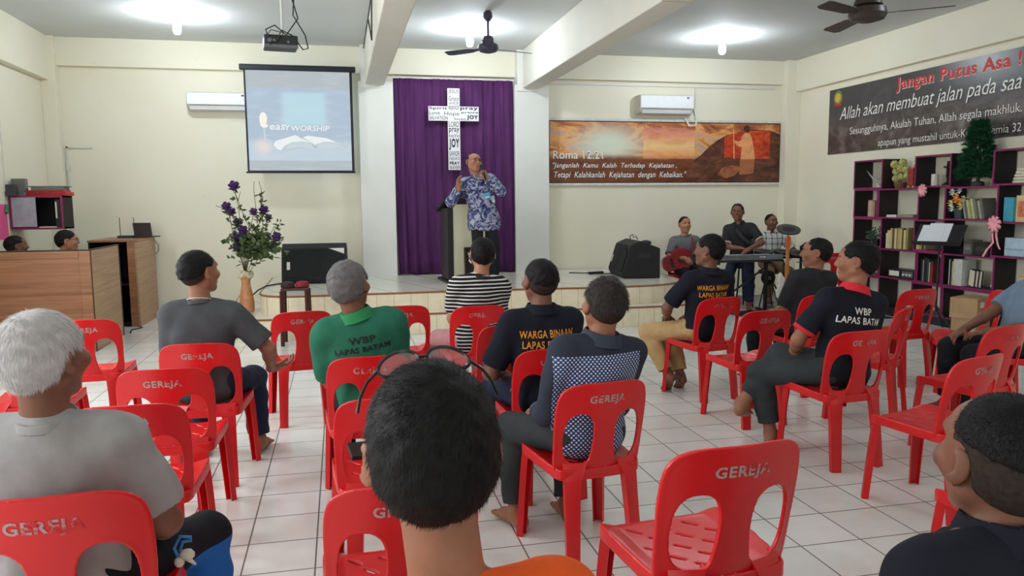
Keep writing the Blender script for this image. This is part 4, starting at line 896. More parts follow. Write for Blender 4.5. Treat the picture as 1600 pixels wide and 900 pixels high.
# ------------------------------------------------------------------ staggered shelf boxes along the right wall
SBK = mat('shelf_black', (34, 28, 32), .5, var=.15, scale=4); SED = mat('shelf_pink_edging', (132, 36, 88), .5, var=.25, scale=30)
XF, XW = 7.0, 7.295; ROWZ = [2.05, 1.66, 1.27, .88, .49, .10]; TH = .018
def shelf_box(ya, yb, row, label):
    """ya > yb; the box opens towards the room (-x) and shows the wall behind it"""
    z1, z0 = ROWZ[row] - .001, ROWZ[row + 1]; t = thing('shelf_box', (XF, yb, z0), label=label, cat='shelf', group='black shelf boxes with pink edging'); w = ya - yb - .002; h = z1 - z0; d = XW - XF - .01
    for nm, q in (('bottom_board', (0, w, 0, TH)), ('top_board', (0, w, h - TH, h)), ('side_panel', (0, TH, TH, h - TH)), ('side_panel', (w - TH, w, TH, h - TH))):
        MB().box(0.004, d, q[0] + .001, q[1] - .001, q[2], q[3]).build(nm, SBK, t)
    mb = MB(); e = .002
    mb.box(-.004, .005, 0, w, 0, TH + e); mb.box(-.004, .005, 0, w, h - TH - e, h); mb.box(-.004, .005, 0, TH + e, TH, h - TH); mb.box(-.004, .005, w - TH - e, w, TH, h - TH); mb.build('edge_trim', SED, t); return t
for a in ((9.49, 8.91, 0, 'top-row shelf box holding a grey bird ornament, farthest from the viewer'), (8.33, 7.74, 0, 'top-row shelf box holding a crucifix and a white candle'), (7.15, 6.55, 0, 'top-row shelf box holding folded white cloth, right of the green tree'),
          (9.47, 8.98, 1, 'second-row shelf box with a few brown books, farthest from the viewer'), (8.975, 8.23, 1, 'wide second-row shelf box with one book lying flat'), (7.82, 7.05, 1, 'second-row shelf box with flowers and leaning books under the green tree'), (6.64, 6.1, 1, 'second-row shelf box at the right edge of the photo'),
          (9.46, 8.88, 2, 'third-row shelf box with a potted trailing plant'), (8.30, 7.80, 2, 'third-row shelf box behind the music stand'), (7.12, 6.5, 2, 'third-row shelf box under the long pink ribbon'),
          (9.46, 8.91, 3, 'fourth-row shelf box behind the head of the man with the red collar'), (8.905, 8.225, 3, 'fourth-row shelf box with an open back, under the tan paperbacks'), (8.22, 7.805, 3, 'narrow fourth-row shelf box with dark and red books'), (7.80, 7.05, 3, 'fourth-row shelf box with white folders and picture frames'), (6.63, 6.1, 3, 'fourth-row shelf box at the right edge of the photo'),
          (9.46, 8.88, 4, 'bottom-row shelf box nearest the back wall'), (8.29, 7.785, 4, 'bottom-row shelf box under the dark and red books'), (7.78, 7.05, 4, 'bottom-row shelf box behind the cardboard cartons'), (6.63, 6.1, 4, 'bottom-row shelf box at the right edge of the photo')):
    shelf_box(*a)
o = tag(MB().box(XF, XW, 6.1, 9.46, 0, .099).build('shelf_plinth', SBK), 'low black plinth carrying the whole wall of shelf boxes', 'plinth')
def zrow(r): return ROWZ[r + 1] + TH + .001      # on the bottom board of a box in row r
def ztop(r): return ROWZ[r + 1] + .001           # on top of the boxes below, in a gap of row r
PAGE = mat('book_pages', (222, 214, 192), .7, var=.06)
def book(y, z, th, h, d, rgb, label, group, lean=0.0, x=7.02, name='book'):
    t = thing(name, (x, y, z), label=label, cat='book', group=group); t.rotation_euler = (lean, 0, 0)
    m = mat('cover_%d_%d_%d' % rgb, rgb, .55, var=.1, scale=20)
    mb = MB(); mb.box(0, d, 0, .002, 0, h); mb.box(0, d, th - .002, th, 0, h); mb.box(0, .003, .002, th - .002, 0, h); mb.build('cover', m, t)
    MB().box(.003, d - .004, .002, th - .002, .004, h - .005).build('pages', PAGE, t); return t
def row(y, r, specs, what, group, gap=False, x=7.02):
    """books side by side from far (large y) to near; specs = (thickness, height, rgb, colour word, lean)"""
    z = (ztop if gap else zrow)(r)
    for k, (th, h, rgb, word, lean) in enumerate(specs):
        y -= th / math.cos(lean) + .003
        lab = '%s book, %s from the left among the %s' % (word, ORD[k], what)
        book(y, z + th * abs(math.sin(lean)) + .001, th, h, .19, rgb, lab, group, lean, x)
row(9.20, 1, ((.03, .22, (176, 150, 124), 'tan', 0), (.035, .22, (196, 166, 140), 'pinkish tan', 0), (.03, .215, (182, 150, 128), 'brown', 0), (.03, .20, (168, 132, 110), 'dark tan', .0)), 'brown second-row books', 'brown books in the far second-row box')
b = thing('book', (7.03, 8.36, zrow(1)), label='pale book lying flat in the wide second-row shelf box', cat='book'); MB().box(0, .2, 0, .30, 0, .035).build('cover', mat('cover_stone', (150, 144, 124), .6), b, bevel=.003); b = thing('book', (7.03, 8.64, zrow(1)), label='white paper stack lying flat left of the pale book', cat='paper'); MB().box(0, .2, 0, .2, 0, .03).build('sheets', STICKER, b)
TAN = [((196, 180, 130), 'cream'), ((92, 80, 50), 'olive'), ((210, 194, 140), 'pale yellow'), ((150, 132, 84), 'khaki'), ((186, 166, 112), 'straw')]
random.seed(11); sp = [(.02, .20, (214, 212, 200), 'white', 0), (.055, .235, (206, 190, 146), 'cream', 0)]
for k in range(9): c, wd = TAN[k % 5]; sp.append((random.uniform(.026, .04), random.uniform(.245, .275), c, wd, .0))
row(8.82, 2, sp, 'third-row paperbacks', 'old tan paperbacks in the third row', True)
row(8.27, 2, ((.05, .20, (196, 176, 130), 'cream', 0), (.04, .18, (176, 150, 100), 'straw', 0), (.03, .19, (60, 50, 46), 'dark', 0), (.025, .2, (150, 120, 100), 'brown', 0)), 'books behind the music stand', 'books behind the music stand')
row(7.53, 1, tuple((.022 + .006 * (k % 3), .235 - .008 * (k % 4), c, wd, -.25) for k, (c, wd) in enumerate((((150, 150, 150), 'grey'), ((96, 92, 84), 'dark grey'), ((176, 180, 120), 'yellow-green'), ((140, 150, 96), 'moss green'), ((190, 186, 150), 'pale green'), ((120, 128, 90), 'olive'), ((88, 86, 80), 'charcoal'), ((160, 160, 150), 'silver grey'), ((104, 100, 96), 'slate')))), 'books leaning by the orange flowers', 'leaning books beside the orange flowers')
row(7.00, 1, tuple((.022, .26, (70, 160, 186), wd, 0) for wd in ('blue', 'turquoise blue', 'bright blue', 'sky blue', 'teal blue')), 'upright blue books', 'blue books in the second row', True)
b = thing('picture_card', (7.05, 6.72, ztop(1)), label='cream card with an orange picture standing right of the blue books', cat='card'); MB().box(0, .012, 0, .15, 0, .28).build('card', mat('card_cream', (222, 190, 140), .6), b); MB().box(-.002, 0, .025, .125, .05, .22).build('picture', mat('card_orange', (206, 120, 84), .6, var=.4, scale=30), b)
row(8.17, 3, ((.03, .28, (40, 40, 48), 'black', 0), (.012, .26, (170, 170, 176), 'thin grey', 0), (.05, .30, (34, 36, 36), 'large black', 0), (.03, .28, (40, 74, 66), 'dark green', 0), (.012, .24, (204, 196, 180), 'thin cream', 0), (.045, .25, (128, 50, 54), 'dark red', 0)), 'dark fourth-row books', 'dark books in the fourth row')
row(7.72, 3, ((.012, .30, (200, 200, 200), 'thin white', 0), (.03, .31, (40, 40, 44), 'black', 0), (.016, .28, (190, 196, 120), 'yellow-green', 0), (.13, .31, (206, 206, 200), 'wide white', 0)), 'near fourth-row folders', 'folders in the near fourth-row box')
for k, (y, ln) in enumerate(((7.35, .14), (7.30, .17), (7.25, .2))):
    t = thing('photo_frame', (7.03, y, zrow(3)), label='thin black picture frame, %s from the left beside the white folders' % ORD[k], cat='picture frame', group='leaning picture frames'); t.rotation_euler = (.12, 0, -.25)
    mb = MB(); mb.box(0, .01, 0, .13, 0, .008); mb.box(0, .01, 0, .13, .192, .2); mb.box(0, .01, 0, .008, .008, .192); mb.box(0, .01, .122, .13, .008, .192); mb.build('frame', BLK, t); MB().box(.003, .007, .008, .122, .008, .192).build('print', PAGE, t)
b = thing('paper_pile', (7.06, 7.09, zrow(3)), label='crumpled pale cloth at the right of the leaning picture frames', cat='cloth'); MB().ball((.08, .05, .04), (.07, .06, .04), 12).ball((.10, .1, .03), (.05, .05, .03), 12).build('cloth', mat('pale_cloth', (206, 204, 184), .8, bump=.4, bscale=40), b, smooth='all')
b = thing('document_case', (7.03, 6.72, ztop(2)), label='pale blue plastic document case standing below the pink ribbon', cat='document case'); 
# move into the near third-row box
b.location = (7.04, 6.56, zrow(2)); MB().box(0, .12, 0, .42, 0, .20).build('case', mat('case_blue', (176, 200, 216), .3), b, bevel=.008); MB().box(-.003, .0, .02, .40, .07, .085).build('latch_band', mat('case_band', (140, 168, 196), .3), b)
b = thing('grey_box', (7.04, 7.42, ztop(2)), label='small grey box standing in the gap right of the music stand', cat='box'); MB().box(0, .15, 0, .12, 0, .17).build('box', mat('box_grey_green', (112, 112, 104), .6), b, bevel=.003); MB().box(-.002, 0, .02, .10, .06, .12).build('box_label', mat('box_label_grey', (150, 148, 140), .6), b)
b = thing('dark_box', (7.05, 7.2, ztop(2)), label='dark box beside the small grey box in the third row', cat='box'); MB().box(0, .16, 0, .2, 0, .15).build('box', mat('box_dark', (52, 50, 46), .6), b, bevel=.003); MB().box(-.002, 0, .03, .17, .05, .1).build('box_label', mat('box_label_dark', (70, 68, 62), .6), b)
# ornaments on the shelves
t = thing('bird_ornament', (7.10, 9.02, zrow(0)), label='grey bird ornament with a long raised tail in the far top-row box', cat='ornament')
MB().ball((0, 0, .06), (.05, .08, .05), 14).tube([(0, .05, .08), (0, .16, .10), (0, .26, .17), (0, .34, .24)], [.03, .018, .009, .002], 8).tube([(0, -.05, .08), (0, -.07, .12)], [.03, .018], 8).ball((0, -.075, .13), .024, 10).build('bird', mat('bird_grey', (168, 168, 156), .5), t, smooth='all')
MB().lathe([(.04, 0), (.035, .012), (.02, .02)], n=16).build('foot', mat('bird_foot', (150, 148, 134), .5), t, smooth=True)
t = thing('potted_flowers', (7.12, 8.72, ztop(0)), label='pot of pale yellow-green hydrangea flowers between two top-row shelf boxes', cat='flowers'); YG = mat('hydrangea_pale', (196, 190, 122), .7, var=.25, scale=25)
MB().lathe([(.06, 0), (.075, .05), (.08, .08), (.07, .08)], n=20).build('pot', mat('pot_brown', (120, 84, 62), .5), t, smooth=True)
random.seed(5)
for k, (dy, dz) in enumerate(((0, .26), (.09, .22), (-.09, .24), (.11, .13), (-.12, .16), (0, .15), (.06, .31), (-.05, .33), (-.17, .20))):
    mb = MB(); c = Vector((random.uniform(-.05, .03), dy, dz))
    for j in range(26):
        a = j * 2.4; zz = 1 - 2 * (j + .5) / 26; rr = math.sqrt(1 - zz * zz); n = Vector((rr * math.cos(a), rr * math.sin(a), zz)); mb.ball(c + n * .045, (.022, .022, .008), 6, 0, n.to_track_quat('Z', 'Y').to_matrix())
    mb.ball(c, .036, 8).build('flower_head', YG, t, smooth='all')
mb = MB()
for dy in (-.05, .0, .05): mb.tube([(0, 0, .07), (0, dy, .2)], .006, 5)
mb.build('stem', GRN, t)
t = thing('red_candle', (7.10, 8.47, ztop(0)), label='patterned red candle with a pale flame tip on yellow feet, beside the pale flowers', cat='candle'); MB().box(-.045, .045, -.05, .05, .03, .25).build('candle', mat('candle_red', (150, 50, 46), .4, var=.5, scale=40), t, bevel=.01); MB().ball((0, 0, .272), (.016, .016, .028), 10).build('flame_tip', mat('flame_cream', (232, 206, 160), .5), t, smooth='all')
for y in (-.04, .04): MB().ball((-.02, y, .016), (.022, .02, .016), 10).build('foot', mat('candle_yellow', (214, 190, 70), .5), t, smooth='all')
t = thing('white_candle', (7.10, 8.10, zrow(0)), label='thick white candle left of the crucifix', cat='candle'); MB().lathe([(.04, 0), (.042, .005), (.042, .14), (.03, .145), (.004, .142)], n=20).build('candle', mat('candle_white', (226, 222, 210), .4), t, smooth=True); MB().tube([(0, 0, .14), (.002, 0, .155)], .002, 5).build('wick', BLK, t)
t = thing('crucifix', (7.12, 7.92, zrow(0)), label='small dark standing crucifix in the top-row box', cat='crucifix'); DK = mat('dark_walnut', (42, 30, 28), .4)
MB().lathe([(.06, 0), (.06, .012), (.04, .025), (.03, .04)], n=16).build('base', DK, t, smooth=True); mb = MB(); mb.box(-.01, .01, -.012, .012, .03, .29); mb.box(-.009, .009, -.07, .07, .21, .232); mb.build('cross', DK, t, bevel=.003); mb = MB(); mb.tube([(-.014, 0, .23), (-.016, 0, .16), (-.014, .003, .09)], [.012, .012, .006], 8).tube([(-.014, -.055, .225), (-.014, 0, .215), (-.014, .055, .225)], .005, 6).ball((-.016, 0, .245), .011, 8).build('figure', mat('bronze', (86, 66, 50), .35, metal=.6), t, smooth='all')
t = thing('white_candle', (7.12, 7.80, zrow(0)), label='slim white candle right of the crucifix', cat='candle'); MB().lathe([(.018, 0), (.018, .15), (.004, .152)], n=14).build('candle', MATS['candle_white'], t, smooth=True)
z = zrow(0)
for k in range(5):
    mb = MB(); mb.box(-.1, .1, -.15 + .01 * (k % 2), .15 - .012 * k, 0, .032); o = mb.build('folded_cloth', mat('cloth_cream', (214, 208, 190), .85, bump=.4, bscale=25), bevel=.014); o.location = (7.13, 6.78, z); o.rotation_euler.z = .06 * (k % 3) - .05; z += .033; tag(o, 'folded cream cloth, %s from the bottom of the pile in the top-row box' % ORD[k], 'cloth', 'folded cloths on the top row')
# green tree between the top-row boxes
t = thing('christmas_tree', (7.10, 7.45, ztop(0)), label='dark green artificial christmas tree standing on the shelves below the rock banner', cat='christmas tree')
MB().lathe([(.07, 0), (.065, .05), (.02, .06), (.018, .14), (.014, .55)], n=14).build('trunk', mat('tree_trunk', (60, 58, 50), .7), t, smooth=True)
V = []; F = []; random.seed(9)
def tuft(c, d, L, n=22):
    for k in range(n):
        dd = (d + Vector((random.gauss(0, .55), random.gauss(0, .55), random.gauss(0, .45)))).normalized(); b = c + d * random.uniform(0, L * .8); l = random.uniform(.04, .075); s = dd.cross(Vector((random.random(), random.random(), 1))).normalized() * .0045; q = len(V)
        V.extend([b - s, b + s, b + dd * l]); F.append((q, q + 1, q + 2))
for k in range(330):
    h = random.random() ** 1.25; zz = .10 + h * .62; R0 = (.035 + .225 * (1 - h) ** .9); a = random.uniform(0, 2 * PI); d = Vector((math.cos(a) * .5, math.sin(a), random.uniform(-.05, .35))); d.normalize()
    rr = R0 * random.uniform(.35, 1.0); tuft(Vector((math.cos(a) * rr * .5 - .02, math.sin(a) * rr, zz)), d, .06, 60)
mb = MB(); mb.add(V, F); mb.build('needles', mat('fir_green', (26, 84, 52), .7, var=.5, scale=14), t, fix=False)
t = thing('trailing_plant', (7.12, 9.12, zrow(2)), label='small green potted plant with trailing leaves in the far third-row box', cat='plant'); MB().lathe([(.05, 0), (.065, .09), (.06, .09)], n=18).build('pot', BLK, t, smooth=True)
mb = MB()
for k in range(150): a = random.uniform(0, 2 * PI); r = random.uniform(.0, .13); add_leaf(Vector((math.cos(a) * r * .7, math.sin(a) * r, .10 + random.uniform(-.03, .15) * (1 - r * 3))), Vector((math.cos(a), math.sin(a), random.uniform(-.5, .8))), .05, .013, mb)
mb.build('foliage', mat('plant_green', (70, 104, 78), .6, var=.4, scale=20), t, smooth='all', fix=False)
t = thing('flower_pot', (7.08, 7.66, zrow(1)), label='small dark pot of orange, cream and white flowers in the second row', cat='flowers'); MB().lathe([(.055, 0), (.07, .11), (.06, .11)], n=18).build('pot', mat('pot_teal', (54, 76, 72), .5), t, smooth=True)
for k, (dy, dz, c) in enumerate(((.03, .22, (232, 150, 50)), (-.04, .20, (226, 140, 46)), (.0, .26, (228, 160, 80)), (.10, .18, (226, 206, 150)), (-.10, .23, (190, 180, 130)), (.06, .31, (206, 210, 214)), (-.02, .33, (196, 202, 210)), (.07, .12, (214, 214, 216)), (-.07, .14, (200, 186, 120)))):
    mb = MB(); c0 = Vector((-.03 - .01 * (k % 3), dy, dz))
    for j in range(7): a = j * 2 * PI / 7; n = Vector((-.7, math.cos(a), math.sin(a))).normalized(); mb.ball(c0 + n * .028, (.026, .018, .006), 6, 0, n.to_track_quat('X', 'Z').to_matrix())
    mb.ball(c0, .013, 8).build('flower', mat('flower_%d' % k, c, .6, var=.15), t, smooth='all')
mb = MB()
for k in range(40): add_leaf(Vector((0, random.uniform(-.08, .08), .11 + random.uniform(0, .08))), Vector((random.uniform(-1, .3), random.uniform(-1, 1), random.uniform(-.2, 1))), .07, .014, mb)
mb.build('foliage', GRN, t, smooth='all', fix=False)
RIB = mat('ribbon_pink', (236, 160, 172), .45, var=.12, scale=20)
def bow(loc, label, tails, s=1.0):
    t = thing('ribbon_bow', loc, label=label, cat='ribbon'); mb = MB(); random.seed(int(loc[1] * 100))
    for k in range(9):
        a = k * 2 * PI / 9; d = Vector((-.25, math.cos(a), math.sin(a))) * s; P = [Vector((0, 0, 0)), d * .05, d * .085 + Vector((-.012, 0, .0)), d * .05 + Vector((-.03, .0, .012)), Vector((-.02, 0, 0))]; sd = d.cross(Vector((1, 0, 0))).normalized() * .016 * s
        vs = [p + q for p in P for q in (-sd, sd)]; mb.add(vs, [(2 * i, 2 * i + 1, 2 * i + 3, 2 * i + 2) for i in range(4)])
    mb.build('bow', RIB, t, smooth='all', fix=False)
    for P in tails:
        m2 = MB(); P = [Vector(p) for p in P]; vs = [p + q for p in P for q in (Vector((0, -.014, 0)), Vector((0, .014, .004)))]; m2.add(vs, [(2 * i, 2 * i + 1, 2 * i + 3, 2 * i + 2) for i in range(len(P) - 1)]); m2.build('tail', RIB, t, smooth='all', fix=False)
bow((6.975, 8.12, 1.625), 'pink ribbon bow on the shelf edge below the white candle', [[(-.01, .03, -.02), (-.015, .06, -.06), (-.01, .07, -.07)]], .95)
bow((6.975, 7.03, 1.24), 'long-tailed pink ribbon bow on the shelf edge above the pale blue case', [[(-.01, .02, -.03), (-.02, .03, -.12), (-.015, .02, -.2), (-.02, .09, -.28), (-.03, .13, -.36)], [(-.01, -.02, -.03), (-.02, -.02, -.12), (-.02, -.05, -.22), (-.02, -.08, -.27)]], 1.15)
t = thing('sound_device', (7.02, 8.42, ztop(3)), label='black device with a white label lying on a fourth-row shelf', cat='device'); t.location = (7.01, 8.26, zrow(3)); MB().box(0, .2, 0, .48, 0, .11).build('body', BLK, t, bevel=.004); MB().box(-.003, 0, .27, .45, .025, .09).build('front_label', STICKER, t); MB().box(-.003, 0, .03, .22, .02, .095).build('control_panel', GRY, t)
for y in (.06, .12, .18): MB().tube([(-.003, y, .055), (-.02, y, .055)], .014, 10).build('knob', STICKER, t)
# cartons
CRD = mat('cardboard', (176, 142, 106), .75, var=.1, scale=6); TAPE = mat('parcel_tape', (150, 116, 84), .4)
ca = thing('cardboard_carton', (6.66, 6.98, 0), math.radians(20), 'lower of two brown cardboard cartons on the floor by the shelves', 'carton', 'cartons by the shelves'); MB().box(-.15, .15, -.13, .13, 0, .24).build('box', CRD, ca, bevel=.004); MB().box(-.151, .151, -.02, .02, .2405, .2415).build('tape', TAPE, ca)
cb = thing('cardboard_carton', (6.65, 6.98, .243), math.radians(24), 'upper brown cardboard carton with a white sticker, stacked on the other', 'carton', 'cartons by the shelves'); MB().box(-.17, .17, -.14, .14, 0, .22).build('box', CRD, cb, bevel=.004); MB().box(-.10, -.01, -.143, -.140, .12, .18).build('sticker', STICKER, cb); MB().box(.12, .14, -.143, -.140, .07, .14).build('printed_mark', mat('print_brown', (110, 78, 56), .7), cb)
MB().obox((0, 0, .226), (.34, .10, .004), rot('X', 3)).build('flap', CRD, cb)
o = tag(MB().box(0, .3, 0, .45, 0, .02).build('wooden_board', mat('pale_plank', (196, 150, 104), .5), bevel=.003), 'pale wooden board jutting out of the shelves at the right edge', 'board'); o.location = (6.86, 6.15, .705)
# music stand
ms = thing('music_stand', (6.98, 7.72, 0), math.radians(-58), 'black music stand with white sheets in front of the shelves', 'music stand'); ms.location = (6.72, 7.55, 0)
MB().tube([(0, 0, .22), (0, 0, 1.08)], .012, 10).build('pole', BLK, ms, smooth=True)
for k in range(3):
    a = math.radians(90 + 120 * k); MB().tube([(0, 0, .30), (.27 * math.cos(a), .27 * math.sin(a), .012)], .009, 8).tube([(.27 * math.cos(a), .27 * math.sin(a), .012), (.30 * math.cos(a), .30 * math.sin(a), .012)], .012, 8).build('leg', BLK, ms, smooth=True)
R = rot('X', -48); dk = MB().obox((0, .0, 1.11), (.50, .006, .34), R).build('desk', BLK, ms); MB().obox(R @ Vector((0, -.03, -.17)) + Vector((0, 0, 1.11)), (.50, .06, .006), R).build('ledge', BLK, ms)
SHEET = mat('sheet_white', (226, 230, 236), .6, var=.02)
for k, (x, z, zz) in enumerate(((-.09, .0, .0), (-.02, .035, .001))):
    o = MB().obox((0, 0, 0), (.24, .0016, .30), R).build('sheet_of_music', SHEET, None); o.matrix_world = Matrix.Translation((6.72, 7.55, 0)) @ Matrix.Rotation(math.radians(-58), 4, 'Z') @ Matrix.Translation(R @ Vector((x, -.006 - .003 * (1 - k), z)) + Vector((0, 0, 1.11)))
    tag(o, ('front white sheet of music on the black music stand', 'rear white sheet of music, higher on the black music stand')[k], 'paper')
# ------------------------------------------------------------------ people: one continuous body each, hair and clothes as its children
def R3(ax, deg): return np.array(Matrix.Rotation(math.radians(deg), 3, ax))
def cloth(name, rgb, rough=.85, var=.10, pattern=None):
    if name in MATS: return MATS[name]
    t = NT(name); v = t.coord(); x = t.xyz(v); c = srgb(*rgb)
    col = t.ramp(t.noise(v, 14, 4, .6), [(.3, tuple(q * (1 - var) for q in c[:3]) + (1,)), (.7, tuple(min(1, q * (1 + var)) for q in c[:3]) + (1,))])
    if pattern: col = pattern(t, v, x, col)
    t.base(col); t.bump(t.noise(v, 420, 2), .25, .001); MATS[name] = t.set(rough, .2); return MATS[name]
def skin(name, rgb):
    if name in MATS: return MATS[name]
    t = NT(name); v = t.coord(); c = srgb(*rgb); lo = tuple(q * .82 for q in c[:3]) + (1,); hi = (min(1, c[0] * 1.12), c[1] * 1.06, c[2] * 1.05, 1)
    t.base(t.ramp(t.noise(v, 16, 4, .6), [(.3, lo), (.7, hi)])); t.bump(t.noise(v, 260, 2), .08, .001)
    t.b.inputs['Subsurface Weight'].default_value = .06; t.b.inputs['Subsurface Radius'].default_value = (.01, .004, .002)
    MATS[name] = t.set(.5, .35); return MATS[name]
def hairmat(name, rgb, rough=.5, var=.3):
    if name in MATS: return MATS[name]
    t = NT(name); v = t.coord(); c = srgb(*rgb); t.base(t.ramp(t.noise(v, 90, 3), [(.3, tuple(q * (1 - var) for q in c[:3]) + (1,)), (.7, tuple(min(1, q * (1 + var)) for q in c[:3]) + (1,))]))
    t.bump(t.noise(t.mapped((1, 1, .25)), 300, 2), .5, .002); MATS[name] = t.set(rough, .18); return MATS[name]
SKIN = {'a': skin('skin_brown', (150, 102, 78)), 'b': skin('skin_dark_brown', (124, 84, 66)), 'c': skin('skin_tan', (176, 124, 98))}
HBLK = hairmat('hair_black', (17, 15, 16), .6); HGRY = hairmat('hair_grey', (104, 102, 102), .6, .15); HWHT = hairmat('hair_white', (196, 192, 192), .7, .06); HSALT = hairmat('hair_dark_grey', (54, 48, 46)); HBUZ = hairmat('hair_cropped', (50, 40, 35), .8); HNAPE = hairmat('hair_nape_grey', (110, 108, 112), .7)
LIP = mat('lip_brown', (132, 74, 66), .5, var=.08); BROW = mat('brow_black', (26, 22, 22), .7, var=.1)
def eye_mat():
    t = NT('eye_surface'); x = t.xyz(t.coord()); r = t.math('SQRT', t.math('ADD', t.math('MULTIPLY', x[0], x[0]), t.math('MULTIPLY', x[2], x[2])))
    t.base(t.ramp(r, [(.0, srgb(16, 12, 10)), (.0072, srgb(40, 26, 20)), (.0076, srgb(168, 156, 148))], 'CONSTANT')); return t.set(.15, .5)
EYE_M = eye_mat()
def ik(a, c, l1, l2, hint):
    v = c - a; d = np.linalg.norm(v); D = min(d, (l1 + l2) * .998); u = v / (d + 1e-9); c2 = a + u * D
    x = (l1 * l1 - l2 * l2 + D * D) / (2 * D); h = math.sqrt(max(l1 * l1 - x * x, 1e-6)); p = unit(np.asarray(hint, float) - u * (np.asarray(hint, float) @ u)); return a + u * x + p * h, c2
def hand_prims(w, d, n, side, curl=.5, s=1.0, spread=1.0):
    """w wrist, d towards the fingers, n the way the palm faces; five separate fingers"""
    d = unit(d); n = unit(n - d * (n @ d)); u = np.cross(n, d) * side          # u points to the thumb for side=-1 right / +1 left handled below
    th = u; P = []; M = np.stack([u, d, n], 1)
    P.append(RC(w - d * .01, w + d * .03, .026 * s, .027 * s, .015)); P.append(EL(w + d * .055 * s, (.041 * s, .052 * s, .016 * s), M, .012))
    for k, (off, L, r) in enumerate(((.030, .070, .0088), (.010, .079, .0092), (-.010, .073, .0088), (-.029, .056, .0078))):
        b = w + d * (.092 - .004 * abs(k - 1.2)) * s + th * off * s; q = unit(d + th * (.10 - .07 * k) * spread); c = curl if isinstance(curl, (int, float)) else curl[k]; ang = c * .9; r0 = r * s
        P.append(RC(b - q * .02 * s, b, r0, r0, .008))
        for j, fr in enumerate((.45, .31, .24)):
            dirv = unit(q * math.cos(ang) + n * math.sin(ang)); e = b + dirv * L * fr * s; P.append(RC(b, e, r0 * (1 - .07 * j), r0 * (.93 - .07 * j), .003)); b = e; ang += c * (1.0 if j == 0 else .7)
    tb = w + d * .028 * s + th * .030 * s + n * .004; t1 = unit(d * .62 + th * .70 + n * .30); t2 = unit(d * .86 + th * .25 + n * .42)
    P.append(RC(w + d * .02 * s + th * .015 * s, tb, .018 * s, .014 * s, .01)); P.append(RC(tb, tb + t1 * .036 * s, .0125 * s, .0105 * s, .006)); P.append(RC(tb + t1 * .036 * s, tb + t1 * .036 * s + t2 * .032 * s, .0105 * s, .0085 * s, .003))
    return P
def foot_prims(a, yawdir, s=1.0, pitch=0.0):
    f = unit(A(yawdir[0], yawdir[1], -pitch)); r = unit(np.cross(f, A(0, 0, 1))); up = np.cross(r, f); P = []
    h = a - f * .035 - up * .045; b = a + f * .115 - up * .052
    P += [RC(a, h, .036 * s, .030 * s, .03), RC(a + f * .01 - up * .01, b, .036 * s, .020 * s, .03), EL(b - f * .03 + up * .002, (.044 * s, .07 * s, .02 * s), np.stack([r, f, up], 1), .02), RC(h - up * .0, b, .028 * s, .02 * s, .03)]
    for k in range(5):
        o = (k - 2) * .017 * s; L = (.040 - .0035 * k) if r[0] * 0 == 0 else .04; P.append(RC(b + r * o, b + r * o * 1.06 + f * (.055 - .006 * abs(k - 1)) - up * .004, (.0125 if k == 0 else .0095) * s, (.0115 if k == 0 else .0085) * s, .006))
    return P
def head_prims(hc, M, s=1.0):
    def p(x, y, z): return hc + M @ (np.array([x, y, z]) * s)
    P = [EL(p(0, -.008, .006), np.array([.077, .097, .089]) * s, M, .02), EL(p(0, .028, -.045), np.array([.063, .068, .072]) * s, M, .03), EL(p(0, .028, .034), np.array([.060, .062, .048]) * s, M, .02), RC(p(0, .066, -.100), p(0, .072, -.104), .022 * s, .020 * s, .025),
         RC(p(-.054, .0, -.062), p(-.018, .062, -.104), .02 * s, .018 * s, .025), RC(p(.054, .0, -.062), p(.018, .062, -.104), .02 * s, .018 * s, .025),
         RC(p(-.045, .068, -.03), p(-.045, .06, -.036), .024 * s, .02 * s, .02), RC(p(.045, .068, -.03), p(.045, .06, -.036), .024 * s, .02 * s, .02),
         RC(p(-.036, .080, .024), p(.036, .080, .024), .012 * s, .012 * s, .015),
         RC(p(0, .090, .010), p(0, .108, -.030), .0085 * s, .0135 * s, .012), RC(p(-.013, .097, -.036), p(.013, .097, -.036), .0095 * s, .0095 * s, .008),
         EL(p(-.031, .094, .006), np.array([.016, .012, .011]) * s, M, .010, 's'), EL(p(.031, .094, .006), np.array([.016, .012, .011]) * s, M, .010, 's'),
         RC(p(-.018, .087, -.068), p(.018, .087, -.068), .0085 * s, .0085 * s, .010), RC(p(-.016, .086, -.078), p(.016, .086, -.078), .0085 * s, .0085 * s, .010)]
    for q in (-1, 1):
        E3 = M @ R3('Z', -q * 32) @ R3('X', 8)
        P += [EL(p(q * .089, -.018, -.012), np.array([.008, .021, .033]) * s, E3, .005), RC(p(q * .082, -.006, -.038), p(q * .083, -.008, -.046), .008 * s, .006 * s, .006), EL(p(q * .095, -.008, -.008), np.array([.007, .012, .020]) * s, E3, .006, 's')]
    return P
